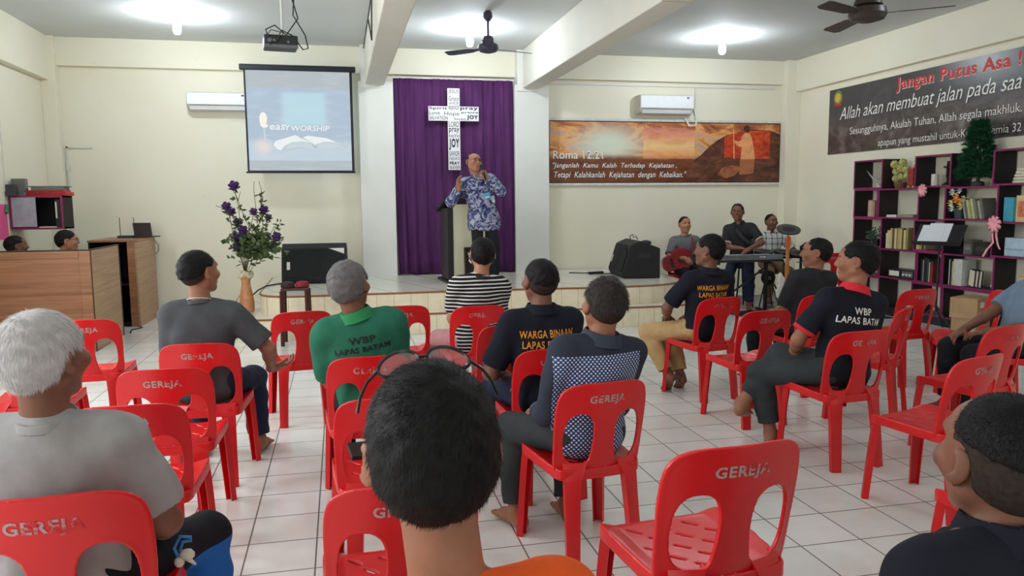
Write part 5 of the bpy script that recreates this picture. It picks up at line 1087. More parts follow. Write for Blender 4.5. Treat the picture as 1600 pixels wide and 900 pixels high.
def strands(parent, V, F, hc, M, m, n, L, up=.35, seed=1, whorl=(0, -.05, .09), wid=.0006, flow=1.0, rnd=.28):
    rng = np.random.default_rng(seed); V = np.asarray(V); F = np.asarray(F); a, b, c = V[F[:, 0]], V[F[:, 1]], V[F[:, 2]]; nn = np.cross(b - a, c - a); ar = np.linalg.norm(nn, axis=1); nn = nn / (ar[:, None] + 1e-12); oc = a - hc; oc /= np.linalg.norm(oc, axis=1)[:, None]; ar = np.where(np.abs((oc * nn).sum(1)) > .72, ar, 0)
    pick = rng.choice(len(F), n, p=ar / ar.sum()); w = rng.random((n, 2)); base = a[pick] + (b - a)[pick] * w[:, :1] + (V[F[:, 3]] - a)[pick] * w[:, 1:]; nr = nn[pick]
    out = base - hc; nr = np.where(((nr * out).sum(1) < 0)[:, None], -nr, nr); wh = hc + M @ np.array(whorl); fl = base - wh; fl -= nr * (fl * nr).sum(1)[:, None]; fl /= np.linalg.norm(fl, axis=1)[:, None] + 1e-6
    d = nr * up + fl * flow + rng.normal(0, rnd, (n, 3)); d /= np.linalg.norm(d, axis=1)[:, None]; ln = L * rng.uniform(.55, 1.15, (n, 1)); sd = np.cross(d, nr + rng.normal(0, rnd * .8, (n, 3))); sd /= np.linalg.norm(sd, axis=1)[:, None] + 1e-6
    p0 = base - nr * .002; p1 = p0 + d * ln * .5; d2 = d - nr * .35 * up; p2 = p1 + d2 * ln * .5
    vs = np.stack([p0 - sd * wid, p0 + sd * wid, p1 + sd * wid * .8, p1 - sd * wid * .8, p2], 1).reshape(-1, 3); i = np.arange(n)[:, None] * 5
    me = bpy.data.meshes.new('hair_strands'); fs = [tuple(q) for q in np.concatenate([i, i + 1, i + 2, i + 3], 1)] + [tuple(q) for q in np.concatenate([i + 3, i + 2, i + 4], 1)]
    me.from_pydata(vs.tolist(), [], fs); me.materials.append(m); o = link('hair_strands', me, parent); return o
def person(label, pos, yaw, top, sk='a', seat=.43, stand=False, twist=0.0, head=(0, 0, 0), hs=1.0, arms=None, legs=None, hair=None, shirt=None, pants=None, h=.007, face=False, build=1.0, floor=0.0, group=None, glasses=None, lettering=None, necklace=False, seed=0, fist=None, pel_up=0.0, ext=0.0):
    Rz = R3('Z', yaw); loc = A(pos[0], pos[1], floor); W2L = lambda q: Rz.T @ (np.asarray(q, float) - loc)
    pel = A(0, 0, (seat + .097 if not stand else .90) + pel_up) ; tl = W2L(top); v = tl - A(0, 0, ext) - pel; sz = float(np.clip(np.linalg.norm(v) / .715, .86, 1.15)); z = v / np.linalg.norm(v)
    x0 = R3('Z', twist) @ A(1, 0, 0); x = unit(x0 - z * (x0 @ z)); y = np.cross(z, x); Mt = np.stack([x, y, z], 1); B = build
    def T(a, b, c): return pel + Mt @ A(a, b, c * sz)
    Mh = R3('Z', head[0]) @ R3('X', head[1]) @ R3('Y', head[2]); hc = tl - (Mt @ A(0, 0, .094)) * hs * .5 - A(0, 0, .094) * hs * .5
    torso = lambda g: [EL(T(0, .0, .0), A(.158, .115, .11) * B + g, Mt, .05), EL(T(0, .01, .13), A(.146, .112, .14) * B + g, Mt, .06), EL(T(0, -.005, .29), A(.160, .108, .165) * B + g, Mt, .06), RC(T(-.14, -.01, .385), T(.14, -.01, .385), .058 * B + g, .058 * B + g, .05), RC(T(0, -.015, .432), T(-.12, -.01, .400), .044 + g, .046 * B + g, .035), RC(T(0, -.015, .432), T(.12, -.01, .400), .044 + g, .046 * B + g, .035)]
    neck = RC(T(0, -.012, .42), hc + Mh @ A(0, -.018, -.065) * hs, .058, .052 * hs, .025)
    arms = arms or {}; legs = legs or {}; J = {}
    for s, nm in ((-1, 'L'), (1, 'R')):
        sh = T(s * .172 * B, -.01, .385); d = dict(w=(s * .09, .30, pel[2] + .07), hint=(s * .35, -.6, -.7), dir=None, n=(0, 0, -1), curl=.35, world=None); d.update(arms.get(nm, {}))
        wt = A(*d['w']) if d['world'] is None else W2L(d['world']); el, wr = ik(sh, wt, .275, .245, d['hint']); dr = unit(wr - el) if d['dir'] is None else unit(A(*d['dir'])); J[nm] = (sh, el, wr, dr, A(*d['n']), d['curl'])
    G = {}
    for s, nm in ((-1, 'L'), (1, 'R')):
        hip = pel + Mt @ A(s * .088, 0, 0) * A(1, 1, 0) + A(0, .01, .004 if not stand else -.03); d = dict(a=(s * .13, .42, .085) if not stand else (s * .11, 0, .085), hint=(s * .12, .7, .8) if not stand else (0, 1, 0), yaw=s * 10, pitch=0.0, world=None); d.update(legs.get(nm, {}))
        an = A(*d['a']) if d['world'] is None else W2L(d['world']); kn, an = ik(hip, an, .42, .385, d['hint']); G[nm] = (hip, kn, an, A(-math.sin(math.radians(-d['yaw'])), math.cos(math.radians(d['yaw'])), 0), d['pitch'])
    SK = SKIN[sk]; P = torso(0) + ([HS((0, 0, seat + .006), (0, 0, -1))] if not stand else []) + [neck]
    for nm in 'LR':
        sh, el, wr, dr, n, cu = J[nm]; P += [RC(sh, el, .048 * B, .039 * B, .035), RC(el, el + (wr - el) * .35, .038 * B, .038 * B, .02), RC(el + (wr - el) * .35, wr, .038 * B, .026, .02)] + hand_prims(wr, dr, n, (-1 if nm == 'R' else 1), cu, 1.0)
        hip, kn, an, fy, pt = G[nm]; cm = kn + (an - kn) * .33 + unit(np.cross(np.cross(an - kn, fy), an - kn)) * .0
        P += [RC(hip, kn, .082 * B, .056, .04), RC(kn, cm, .054, .053, .03), RC(cm, an, .053, .034, .03)] + foot_prims(an, fy, 1.0, pt)
    P += head_prims(hc, Mh, hs)
    V, F = sdf_mesh(P, h); body = np_mesh('person', V, F, SK); body.location = loc; body.rotation_euler = (0, 0, math.radians(yaw)); tag(body, label, 'person', group)
    def hp(a, b, c): return hc + Mh @ (A(a, b, c) * hs)
    # ---- trousers
    if pants:
        g = .013; hem = pants.get('hem', .90); gp = .003; Q = [EL(T(0, 0, .0), A(.158, .115, .11) * B + gp, Mt, .05), EL(T(0, .01, .10), A(.146, .110, .10) * B + .002, Mt, .05), HS(T(0, 0, .12), Mt @ A(0, 0, 1))] + ([HS((0, 0, seat + .003), (0, 0, -1))] if not stand else [])
        for nm in 'LR':
            hip, kn, an, fy, pt = G[nm]; e = kn + (an - kn) * hem; cm = kn + (an - kn) * .33; Q += [RC(hip, kn, (.078 * B + g * .6) if not stand else .078, .060 + g, .04), RC(kn, cm, .060 + g, .060 + g, .03), RC(cm, e, .060 + g, .050 + g + pants.get('flare', 0), .02, flat_b=True)]
        V2, F2 = sdf_mesh(Q + [WV(.0028, 26, seed)], h); np_mesh('trousers', V2, F2, pants['m'], body)
    # ---- shirt
    shirt_o = None
    if shirt:
        g = shirt.get('g', .013); sl = shirt.get('sleeve', .62); hem = shirt.get('hem', -.085 if not stand else -.16)
        Q = torso(g)
        if stand: Q.append(EL(T(0, .0, -.10), A(.192, .142, .17) * B + .012, Mt, .05))
        Q += [HS(T(0, 0, hem), Mt @ A(0, 0, -1) if not stand else A(0, 0, -1)), HS(T(0, -.02, .482), Mt @ unit(A(0, .42, 1)))] + ([HS((0, 0, seat + .008), (0, 0, -1))] if not stand else [])
        for nm in 'LR':
            sh, el, wr, dr, n, cu = J[nm]
            if sl <= 1: e = sh + (el - sh) * (.25 + .75 * sl); Q += [RC(sh, e, .050 * B + g, .046 * B + g + .010, .035, flat_b=True)]
            else: e = el + (wr - el) * .93; Q += [RC(sh, el, .050 * B + g, .043 * B + g, .035), RC(el, e, .043 * B + g, .034 + g, .02, flat_b=True)]
        V2, F2 = sdf_mesh(Q + [WV(shirt.get('wr', .004), 21, seed + 3, (1, 1, .8))], h); shirt_o = np_mesh('shirt', V2, F2, shirt['m'], body)
        nb = T(0, -.016, .435); nd = unit(hc + Mh @ A(0, -.02, -.06) - nb)
        if shirt.get('collar'):
            Q = [RC(nb + nd * .004, nb + nd * .056, .098, .073, .01, flat_a=True, flat_b=True), RC(nb - nd * .05, nb + nd * .12, .086, .058, .004, 's'), RC(nb + Mt @ A(0, .03, .045), nb + Mt @ A(0, .16, -.02), .018, .05, .01, 's')]
            V3, F3 = sdf_mesh(Q, .004); np_mesh('collar', V3, F3, shirt['collar'], shirt_o)
        elif shirt.get('rib'):
            Q = [RC(nb + nd * .012, nb + nd * .036, .080, .071, .01, flat_a=True, flat_b=True), RC(nb - nd * .05, nb + nd * .12, .067, .062, .004, 's')]
            V3, F3 = sdf_mesh(Q, .004); np_mesh('neck_rib', V3, F3, shirt['rib'], shirt_o)
        if shirt.get('cuff') and sl <= 1:
            for nm in 'LR':
                sh, el = J[nm][:2]; e = sh + (el - sh) * (.25 + .75 * sl); u = unit(el - sh); V3, F3 = sdf_mesh([RC(e - u * shirt.get('cufflen', .022), e + u * .004, .046 * B + g + .0125, .046 * B + g + .0135, .01, flat_a=True, flat_b=True)], .006); np_mesh('sleeve_cuff', V3, F3, shirt['cuff'], shirt_o)
        if lettering:
            bv = bvh_of(V2, F2)
            for ln in lettering['lines']: wrap_letters('lettering', [ln], bv, T(0, -.0, 0), x, z, y, lettering['m'], shirt_o, .0035, .012)
    # ---- hair
    if hair:
        top_t, side_t = hair.get('top', .016), hair.get('side', .010); n0 = hair.get('nape', -.075); fr = hair.get('front', .055); m = hair['m']; hh = min(h, .006); sd = hair.get('seed', seed)
        sk_el = lambda tt, ts: [EL(hp(0, -.021, .013), (A(.077 + ts, .096 + ts, .083 + tt)) * hs, Mh, .02), EL(hp(0, -.036, -.022), A(.068 + ts * .7, .066 + ts * .7, .062 + ts * .3) * hs, Mh, .03)]
        ears = [EL(hp(q * .09, .002, -.026), A(.034, .040, .052) * hs, Mh, .008, 's') for q in (-1, 1)]
        a, b = A(0, .088, fr), A(0, -.080, n0); sl_ = unit(b - a); nrm = A(0, -sl_[2], sl_[1]); nrm = nrm if nrm[2] < 0 else -nrm
        if hair.get('fade'):
            ff = hair['fade']; V3, F3 = sdf_mesh(sk_el(.009, .0035) + [HS(hp(*a), Mh @ nrm), ears[0], ears[1]], .005); np_mesh('hair_fade', V3, F3, hair.get('fade_m', HBUZ), body)
            b2 = A(0, -.095, ff); sl2 = unit(b2 - a); n2 = A(0, -sl2[2], sl2[1]); n2 = n2 if n2[2] < 0 else -n2; cut = [HS(hp(*a), Mh @ n2)]
        else: cut = [HS(hp(*a), Mh @ nrm)]
        Q = sk_el(top_t, side_t) + cut + ears + [WV(hair.get('wv', .0022), hair.get('fr', 70), sd)]
        V3, F3 = sdf_mesh(Q, hh if not hair.get('fine') else .004); ho = np_mesh('hair', V3, F3, m, body)
        if hair.get('strands'): strands(ho, V3, F3, hc, Mh, hair.get('sm', m), hair['strands'], hair.get('len', .018), hair.get('up', .35), sd + 1, hair.get('whorl', (0, -.05, .09)), hair.get('wid', .0007), hair.get('flow', 1.0), hair.get('rnd', .22))
    # ---- face details
    if face:
        for q in (-1, 1):
            o = MB().ball((0, 0, 0), .0115 * hs, 14).build('eye', EYE_M, body, smooth='all'); o.matrix_local = Matrix.Translation(hp(q * .031, .0765, .005)) @ Matrix(Mh.tolist()).to_4x4()
            V3, F3 = sdf_mesh([RC(hp(q * .017, .094, .0215), hp(q * .048, .083, .0235), .0045, .0032, .003)], .0025, .006); np_mesh('eyebrow', V3, F3, BROW, body)
        V3, F3 = sdf_mesh([RC(hp(-.019, .0905, -.0715), hp(.019, .0905, -.0715), .0055, .0055, .004), RC(hp(-.014, .0915, -.077), hp(.014, .0915, -.077), .006, .006, .004)], .0025, .006); np_mesh('lips', V3, F3, LIP, body)
    if glasses:
        mb = MB(); 
        for q in (-1, 1):
            c = [hp(q * (.031 + .021 * math.cos(a)), .108 - .010 * abs(math.cos(a)) * (1 if math.cos(a) > 0 else 0), .004 + .016 * math.sin(a)) for a in np.linspace(0, 2 * PI, 17)]; mb.tube(c, .0016, 5)
            mb.tube([hp(q * .052, .100, .008), hp(q * .080, .05, .008), hp(q * .084, -.01, .004)], .0016, 5)
        mb.tube([hp(-.010, .110, .006), hp(.010, .110, .006)], .0016, 5); mb.build('eyeglasses', glasses, body, smooth=True)
    if necklace:
        mb = MB(); c = T(0, -.006, .455)
        for k in range(44): a = 2 * PI * k / 44; mb.ball(c + Mt @ A(.072 * math.cos(a), .074 * math.sin(a), .006 - .022 * math.sin(a)), .0042, 6)
        mb.build('necklace', STICKER, body, smooth='all')
    return dict(o=body, T=T, hp=hp, J=J, G=G, Mt=Mt, Mh=Mh, hc=hc, L2W=lambda q: Rz @ np.asarray(q, float) + loc, shirt=shirt_o, Rz=Rz)
# ------------------------------------------------------------------ fabrics
TEE_GREY = cloth('tee_pale_grey', (150, 148, 148)); TEE_DK = cloth('tee_dark_grey', (74, 76, 80)); GREEN = cloth('polo_green', (40, 104, 82)); GREENC = cloth('polo_green_collar', (44, 128, 78)); NAVY = cloth('polo_navy_black', (26, 28, 38)); BLKT = cloth('tee_black', (42, 42, 46)); DENIM_BLK = cloth('trousers_black', (30, 31, 36)); DENIM = cloth('trousers_navy', (34, 40, 62)); TAN = cloth('trousers_tan', (186, 154, 108)); GREYP = cloth('trousers_dark_grey', (52, 56, 58)); ORANGE = cloth('tee_orange', (232, 92, 34)); COLR = cloth('collar_red', (206, 46, 60)); BLUEG = cloth('shirt_blue_grey', (112, 130, 150)); PINKP = cloth('trousers_dusty_pink', (176, 130, 132)); TEE_MID = cloth('tee_mid_grey', (104, 106, 108)); KHAKI = cloth('trousers_khaki', (122, 96, 74)); NAVYP = cloth('shirt_navy_plain', (40, 46, 62)); DKCOL = cloth('collar_slate', (58, 64, 78))
def stripes(t, v, x, col):
    f = t.math('FRACT', t.math('DIVIDE', t.math('ADD', x[2], t.math('MULTIPLY', t.noise(v, 6, 2), .012)), .027)); return t.mix(t.math('LESS_THAN', f, .36), srgb(26, 26, 30), srgb(214, 212, 208))
def dots(t, v, x, col):
    p = .0170; u = t.math('DIVIDE', x[0], p); w = t.math('DIVIDE', x[2], p * .58); off = t.math('MULTIPLY', t.math('MODULO', t.math('FLOOR', w), 2.0), .5)
    a = t.math('SUBTRACT', t.math('FRACT', t.math('ADD', u, off)), .5); b = t.math('MULTIPLY', t.math('SUBTRACT', t.math('FRACT', w), .5), .62)
    d = t.math('LESS_THAN', t.math('ADD', t.math('MULTIPLY', a, a), t.math('MULTIPLY', b, b)), .058)
    k = t.math('MULTIPLY', t.math('LESS_THAN', x[2], .895), t.math('LESS_THAN', t.math('ABSOLUTE', x[0]), .195))
    return t.mix(t.math('MULTIPLY', d, k), t.mix(k, srgb(48, 52, 66), srgb(44, 60, 104)), srgb(200, 210, 224))
def batik(t, v, x, col):
    n = t.noise(v, 11, 5, .7, 2.2); n2 = t.noise(v, 26, 3, .6, 1.0)
    c = t.ramp(n2, [(.40, srgb(32, 36, 74)), (.52, srgb(56, 66, 118)), (.62, srgb(96, 108, 150))]); return t.mix(t.ramp(n, [(.50, (0, 0, 0, 1)), (.54, (1, 1, 1, 1))], 'LINEAR'), c, srgb(176, 178, 192))
def plaid(t, v, x, col):
    fx = t.math('FRACT', t.math('DIVIDE', x[0], .085)); fz = t.math('FRACT', t.math('DIVIDE', x[2], .085)); a = t.math('LESS_THAN', fx, .32); b = t.math('LESS_THAN', fz, .24); c = t.math('LESS_THAN', t.math('ABSOLUTE', t.math('SUBTRACT', fx, .66)), .04)
    s = t.math('ADD', t.math('ADD', t.math('MULTIPLY', a, .55), t.math('MULTIPLY', b, .35)), t.math('MULTIPLY', c, .4)); return t.mix(t.math('MINIMUM', s, 1.0), srgb(222, 224, 220), srgb(60, 72, 84))
def bluepanel(t, v, x, col):
    k = t.math('MULTIPLY', t.math('GREATER_THAN', t.math('ADD', x[0], t.math('MULTIPLY', x[2], -.55)), .03), t.math('LESS_THAN', x[2], .47)); return t.mix(k, col, srgb(36, 96, 170))
STRIPE = cloth('tee_striped', (30, 30, 34), pattern=stripes); DOTS = cloth('shirt_dotted', (44, 50, 70), pattern=dots); BATIK = cloth('shirt_batik', (50, 56, 100), pattern=batik); PLAID = cloth('shirt_plaid', (220, 220, 216), pattern=plaid); TRACK = cloth('track_trousers', (26, 26, 32), pattern=bluepanel)
OCHRE = mat('print_orange', (226, 150, 52), .7, var=.12, scale=60); PWHITE = mat('print_white', (232, 230, 228), .7, var=.05); PBLACK = mat('print_black', (22, 24, 24), .7, var=.05)
GEL = mat('glasses_black', (22, 22, 24), .3)
SH = dict
# ------------------------------------------------------------------ the audience
P1 = person('white-haired man seen from behind at the left edge, in a pale grey t-shirt', (-.75, 2.16), 0, (-.725, 2.08, 1.262), 'b', seat=.445, head=(-24, 4, 4), hs=1.0, h=.006, build=1.0, seed=1,
    arms={'R': dict(w=(.20, .24, .57), hint=(.55, -.7, -.5)), 'L': dict(w=(-.2, .3, .58))}, legs={'R': dict(a=(.30, .36, .085), hint=(.45, .8, .5)), 'L': dict(a=(-.2, .4, .085))},
    hair=SH(m=HWHT, top=.016, side=.013, nape=-.088, fade=-.066, fade_m=HNAPE, strands=16000, len=.030, up=.05, wid=.0008, fine=True, wv=.0006, rnd=.06, whorl=(.0, -.035, .09)), shirt=SH(m=TEE_GREY, sleeve=.72, rib=TEE_GREY, wr=.005), pants=SH(m=TRACK))
P2 = person('man in a dark grey t-shirt and pale bead necklace, head turned right', (-.76, 4.47), -4, (-.765, 4.50, 1.265), 'a', head=(-38, 3, 0), h=.006, seed=2, necklace=True, face=True,
    arms={'R': dict(w=(.32, .24, .565), hint=(.9, -.5, -.5), dir=(.8, .5, .05), n=(-.3, .2, 1), curl=.5)}, legs={'R': dict(a=(.20, .40, .085))},
    hair=SH(m=HBLK, top=.018, side=.010, nape=-.08, fade=-.03, strands=2500, len=.02, up=.4), shirt=SH(m=TEE_DK, sleeve=.75, rib=TEE_DK), pants=SH(m=DENIM))
P3 = person('grey-haired man in a green polo with black lettering', (.13, 3.89), 2, (.03, 3.86, 1.235), 'b', head=(-28, 2, -4), hs=1.05, h=.006, seed=3, build=1.03, twist=-4,
    hair=SH(m=HGRY, top=.018, side=.014, nape=-.085, strands=5000, len=.022, up=.12, rnd=.12, sm=HGRY), shirt=SH(m=GREEN, sleeve=.85, collar=GREENC, g=.017), pants=SH(m=DENIM_BLK),
    lettering=SH(m=PBLACK, lines=[('WBP', -.055, .075, .334, .368, .025), ('LAPAS BATAM', -.13, .14, .292, .320, .022)]))
P4 = person('black-haired man in a black and white striped t-shirt', (.95, 5.52), 4, (1.01, 5.50, 1.26), 'c', head=(-8, 0, 2), h=.007, seed=4, build=1.02, legs={'L': dict(a=(-.22, .36, .085))},
    hair=SH(m=HBLK, top=.016, side=.013, nape=-.09, strands=1500, len=.02), shirt=SH(m=STRIPE, sleeve=.7, rib=BLKT), pants=SH(m=PINKP))
P5 = person('man with cropped hair in black with orange lettering, behind the dotted shirt', (1.01, 3.84), 5, (1.005, 3.85, 1.225), 'b', head=(8, 0, 0), h=.006, seed=5,
    arms={'L': dict(w=(-.16, .24, .60), hint=(-.6, -.5, -.6))}, hair=SH(m=HBLK, top=.012, side=.008, nape=-.095, fade=-.02, strands=1800, len=.014), shirt=SH(m=NAVY, sleeve=.8, collar=NAVY), pants=SH(m=DENIM),
    lettering=SH(m=OCHRE, lines=[('WARGA BINAAN', -.145, .14, .312, .352, .018), ('LAPAS BATAM', -.13, .115, .258, .297, .018)]))
P6 = person('man in a navy shirt with a white-dotted back panel', (1.02, 3.10), 9, (1.085, 3.06, 1.195), 'a', head=(-4, 2, 3), h=.006, seed=6, arms={'L': dict(w=(-.13, .24, .58), hint=(-.35, -.6, -.7))}, legs={'L': dict(a=(-.20, .33, .085)), 'R': dict(a=(.05, .30, .085))},
    hair=SH(m=HSALT, top=.020, side=.010, nape=-.085, fade=-.015, strands=4500, len=.024, up=.55), shirt=SH(m=DOTS, sleeve=1.5, collar=DKCOL), pants=SH(m=GREYP))
P7 = person('black-haired man in an orange t-shirt, nearest the camera, seen from behind', (.19, 1.10), 0, (.115, 1.11, 1.278), 'a', head=(3, 5, -3), hs=1.08, h=.0045, seed=7, ext=.095,
    hair=SH(m=HBLK, top=.024, side=.012, nape=-.118, strands=18000, len=.020, up=.16, wid=.0005, fine=True, whorl=(.03, -.06, .085), wv=.0015, rnd=.16), shirt=SH(m=ORANGE, sleeve=.7, rib=ORANGE), pants=SH(m=DENIM))
P8 = person('man with buzzed hair in a dark navy shirt at the lower right corner', (1.12, 1.06), 4, (1.128, 1.10, 1.180), 'b', head=(-12, 2, 0), hs=1.06, h=.0045, seed=8,
    hair=SH(m=HBLK, top=.010, side=.006, nape=-.09, fade=.012, strands=9000, len=.010, up=.6, wid=.0006, fine=True, wv=.001), shirt=SH(m=NAVY, sleeve=.7, collar=NAVY, wr=.005), pants=SH(m=DENIM_BLK))
P9 = person('man in black with orange lettering and tan trousers, near the stage', (2.76, 5.48), 6, (2.77, 5.44, 1.25), 'b', head=(38, 0, 3), h=.006, seed=9, legs={'L': dict(a=(-.19, .20, .13), pitch=.8, hint=(-.45, .8, .7), yaw=14), 'R': dict(a=(-.06, .24, .10), pitch=.7, hint=(-.25, .8, .7), yaw=14)}, arms={'L': dict(w=(-.17, .28, .60), hint=(-1, -.4, -.5))},
    hair=SH(m=HBLK, top=.022, side=.014, nape=-.085, strands=1800, len=.026, up=.5), shirt=SH(m=NAVY, sleeve=.75, collar=NAVY), pants=SH(m=TAN, hem=.86),
    lettering=SH(m=OCHRE, lines=[('WARGA BINAAN', -.14, .14, .325, .364, .018), ('LAPAS BATAM', -.12, .12, .272, .310, .018)]))
P10 = person('man in plain black with his head turned left, near the electric guitar', (3.60, 5.41), 8, (3.66, 5.38, 1.215), 'a', head=(48, 0, 0), h=.007, seed=10, face=True,
    hair=SH(m=HBLK, top=.012, side=.010, nape=-.085, strands=1500, len=.016), shirt=SH(m=BLKT, sleeve=.8, rib=BLKT), pants=SH(m=DENIM_BLK))
P11 = person('man in black with white lettering and a red collar, legs crossed and barefoot', (2.84, 3.89), 2, (2.935, 3.92, 1.272), 'a', head=(46, 0, 0), h=.006, seed=11, face=True, legs={'R': dict(a=(-.42, .38, .27), hint=(-.1, .6, 1), yaw=45, pitch=.25), 'L': dict(a=(-.26, .30, .085), yaw=40, hint=(-.5, .7, .8))}, arms={'L': dict(w=(-.14, .26, .60), hint=(-1, -.5, -.5))},
    hair=SH(m=HBLK, top=.018, side=.013, nape=-.085, strands=2500, len=.022), shirt=SH(m=NAVY, sleeve=.72, collar=COLR, cuff=COLR), pants=SH(m=GREYP, hem=.8),
    lettering=SH(m=PWHITE, lines=[('WBP', -.055, .055, .344, .384, .018), ('LAPAS BATAM', -.145, .145, .290, .330, .018)]))
P12 = person('man in a blue-grey shirt and black trousers, cut off by the right edge', (4.62, 4.40), 78, (4.80, 4.36, 1.17), 'b', head=(0, 0, 0), h=.007, seed=12, arms={'L': dict(w=(-.12, .30, .62), hint=(-.5, -.6, -.5)), 'R': dict(w=(.1, .34, .6))}, legs={'L': dict(a=(-.16, .42, .085)), 'R': dict(a=(.08, .44, .085))},
    hair=SH(m=HBLK), shirt=SH(m=BLUEG, sleeve=.75), pants=SH(m=DENIM_BLK))
chair(.13, .90, 0, 'red chair under the man in the orange t-shirt, below the view')
chair(1.13, .86, 4, 'red chair under the buzz-cut man in navy, below the view')
chair(4.97, 10.74, 176, 'red chair under the guitarist beside the stage')
# eyeglasses pushed up on the head of the man nearest the camera
hp = P7['hp']; gl = thing('eyeglasses', label='dark-rimmed eyeglasses pushed up on top of the nearest black-haired head', cat='eyeglasses'); gl.parent = None
Lw = P7['L2W']; mb = MB(); ml = MB()
for q in (-1, 1):
    ring = []
    for a in np.linspace(0, 2 * PI, 25):
        u = q * .034 + .029 * math.cos(a); v = .021 * math.sin(a); ring.append(Lw(hp(u, .022 + v * .86 - 2.2 * u * u, .1135 + v * .5 - 2.2 * u * u)))
    mb.tube(ring, .0028, 6); cc = sum(ring[:-1]) / 24
    ml.add([cc] + ring[:-1], [(0, k + 1, (k + 1) % 24 + 1) for k in range(24)])
    MB().tube([Lw(hp(q * .062, .016, .106)), Lw(hp(q * .079, .006, .094)), Lw(hp(q * .090, -.004, .078)), Lw(hp(q * .096, -.014, .060))], .0024, 6).build('temple', GEL, gl, smooth=True)
mb.tube([Lw(hp(-.006, .022, .1165)), Lw(hp(.006, .022, .1165))], .0022, 6); mb.build('rims', GEL, gl, smooth=True)
t = NT('lens_glass'); t.base(srgb(150, 130, 130)); t.b.inputs['Alpha'].default_value = .45; ml.build('lens', t.set(.08, .6), gl, fix=False)
q = on_z(560, 702, .445); o = tag(MB().box(-.07, .07, -.10, .10, 0, .022).build('notebook', BLK, bevel=.004), 'black notebook lying on the empty chair behind the man in green', 'notebook'); o.location = (q[0] + .03, q[1], .428); o.rotation_euler.z = .1
# folded face mask by the elbow of the white-haired man
fm = thing('face_mask', tuple(P1['L2W']((.27, .10, .52))), label='crumpled face mask with a blue loop at the elbow of the white-haired man', cat='face mask')
MB().tube([(.0, 0, .0), (-.015, .01, .03), (.0, .02, .06), (.03, .02, .055), (.03, .02, .045), (.008, .015, .045), (0, .01, .02)], .005, 8).build('loop', mat('mask_blue', (60, 130, 190), .6), fm, smooth=True)
MB().ball((.022, -.005, .015), (.022, .014, .018), 10).ball((.0, -.005, -.005), (.015, .012, .016), 10).tube([(.02, -.01, .01), (.045, -.01, -.015)], [.01, .003], 8).build('cloth', mat('mask_white', (206, 204, 190), .8), fm, smooth='all')
# ------------------------------------------------------------------ behind the counter
chair(-3.60, 9.50, -85, 'red chair behind the counter under the man at the far left')
chair(-3.22, 9.42, -85, 'red chair behind the counter under the man with glasses')
P17 = person('man behind the wooden counter at the far left, only his dark hair and brow showing', (-3.42, 9.50), -80, tuple(on_y(24, 370, 9.52)), 'b', head=(80 - 60, 0, 0), h=.008, seed=17, face=True, legs={'L': dict(a=(-.12, .12, .085)), 'R': dict(a=(.12, .12, .085))}, hair=SH(m=HBLK, top=.014, side=.010, fade=-.02), shirt=SH(m=BLKT, sleeve=.7, rib=BLKT), pants=SH(m=DENIM))
P18 = person('man with glasses and side-parted hair behind the counter, in profile', (-3.08, 9.42), -80, tuple(on_y(106, 362, 9.46)), 'c', head=(5, 0, 0), h=.008, seed=18, face=True, legs={'L': dict(a=(-.12, .02, .085)), 'R': dict(a=(.12, .02, .085))}, arms={'L': dict(w=(-.09, .16, .62)), 'R': dict(w=(.09, .16, .62))}, glasses=GEL, hair=SH(m=HBLK, top=.022, side=.014, front=.06), shirt=SH(m=NAVYP, sleeve=.7, rib=NAVYP), pants=SH(m=DENIM))
# ------------------------------------------------------------------ speaker on the stage
FZ = .476
P16 = person('balding speaker in a blue batik shirt holding a microphone beside the lectern', (1.77, 9.62), 186, tuple(on_y(739, 240, 9.60)), 'c', stand=True, floor=FZ, head=(16, 6, -5), hs=1.04, h=.006, seed=16, face=True, glasses=GEL, build=1.08, pel_up=.0,
    arms={'R': dict(world=(1.44, 9.44, 1.70), hint=(.8, .3, -.9), dir=(.1, .1, 1), n=(-.7, .7, 0), curl=.35), 'L': dict(world=tuple(on_y(760, 280, 9.38)), hint=(-1, .0, -.8), dir=(.35, .0, .9), n=(.5, .8, -.1), curl=.95)},
    legs={'L': dict(a=(-.13, .03, .085), yaw=-12), 'R': dict(a=(.10, .0, .085))},
    hair=SH(m=HBLK, top=-.012, side=.003, nape=-.08, front=-.02, wv=.0006), shirt=SH(m=BATIK, sleeve=1.5, collar=BATIK, hem=-.19, g=.018), pants=SH(m=DENIM_BLK))
J = P16['J']['L']; wr, dr = J[2], J[3]; Lw = P16['L2W']; c = Lw(wr + dr * .085 + unit(J[4]) * .022); md = unit(Lw(P16['hp'](0, .10, -.075)) - c); md = unit(md + A(0, 0, .9))
mc = thing('microphone', label="black microphone held in the speaker's left hand", cat='microphone'); a0, a1 = c - md * .11, c + md * .08
MB().tube([a0, c, a1], [.012, .015, .018], 12).build('handle', BLK, mc, smooth=True); MB().ball(a1 + md * .016, .026, 14).build('grille_head', mat('mic_grille', (52, 52, 56), .5, metal=.5, bump=.6, bscale=500), mc, smooth='all')
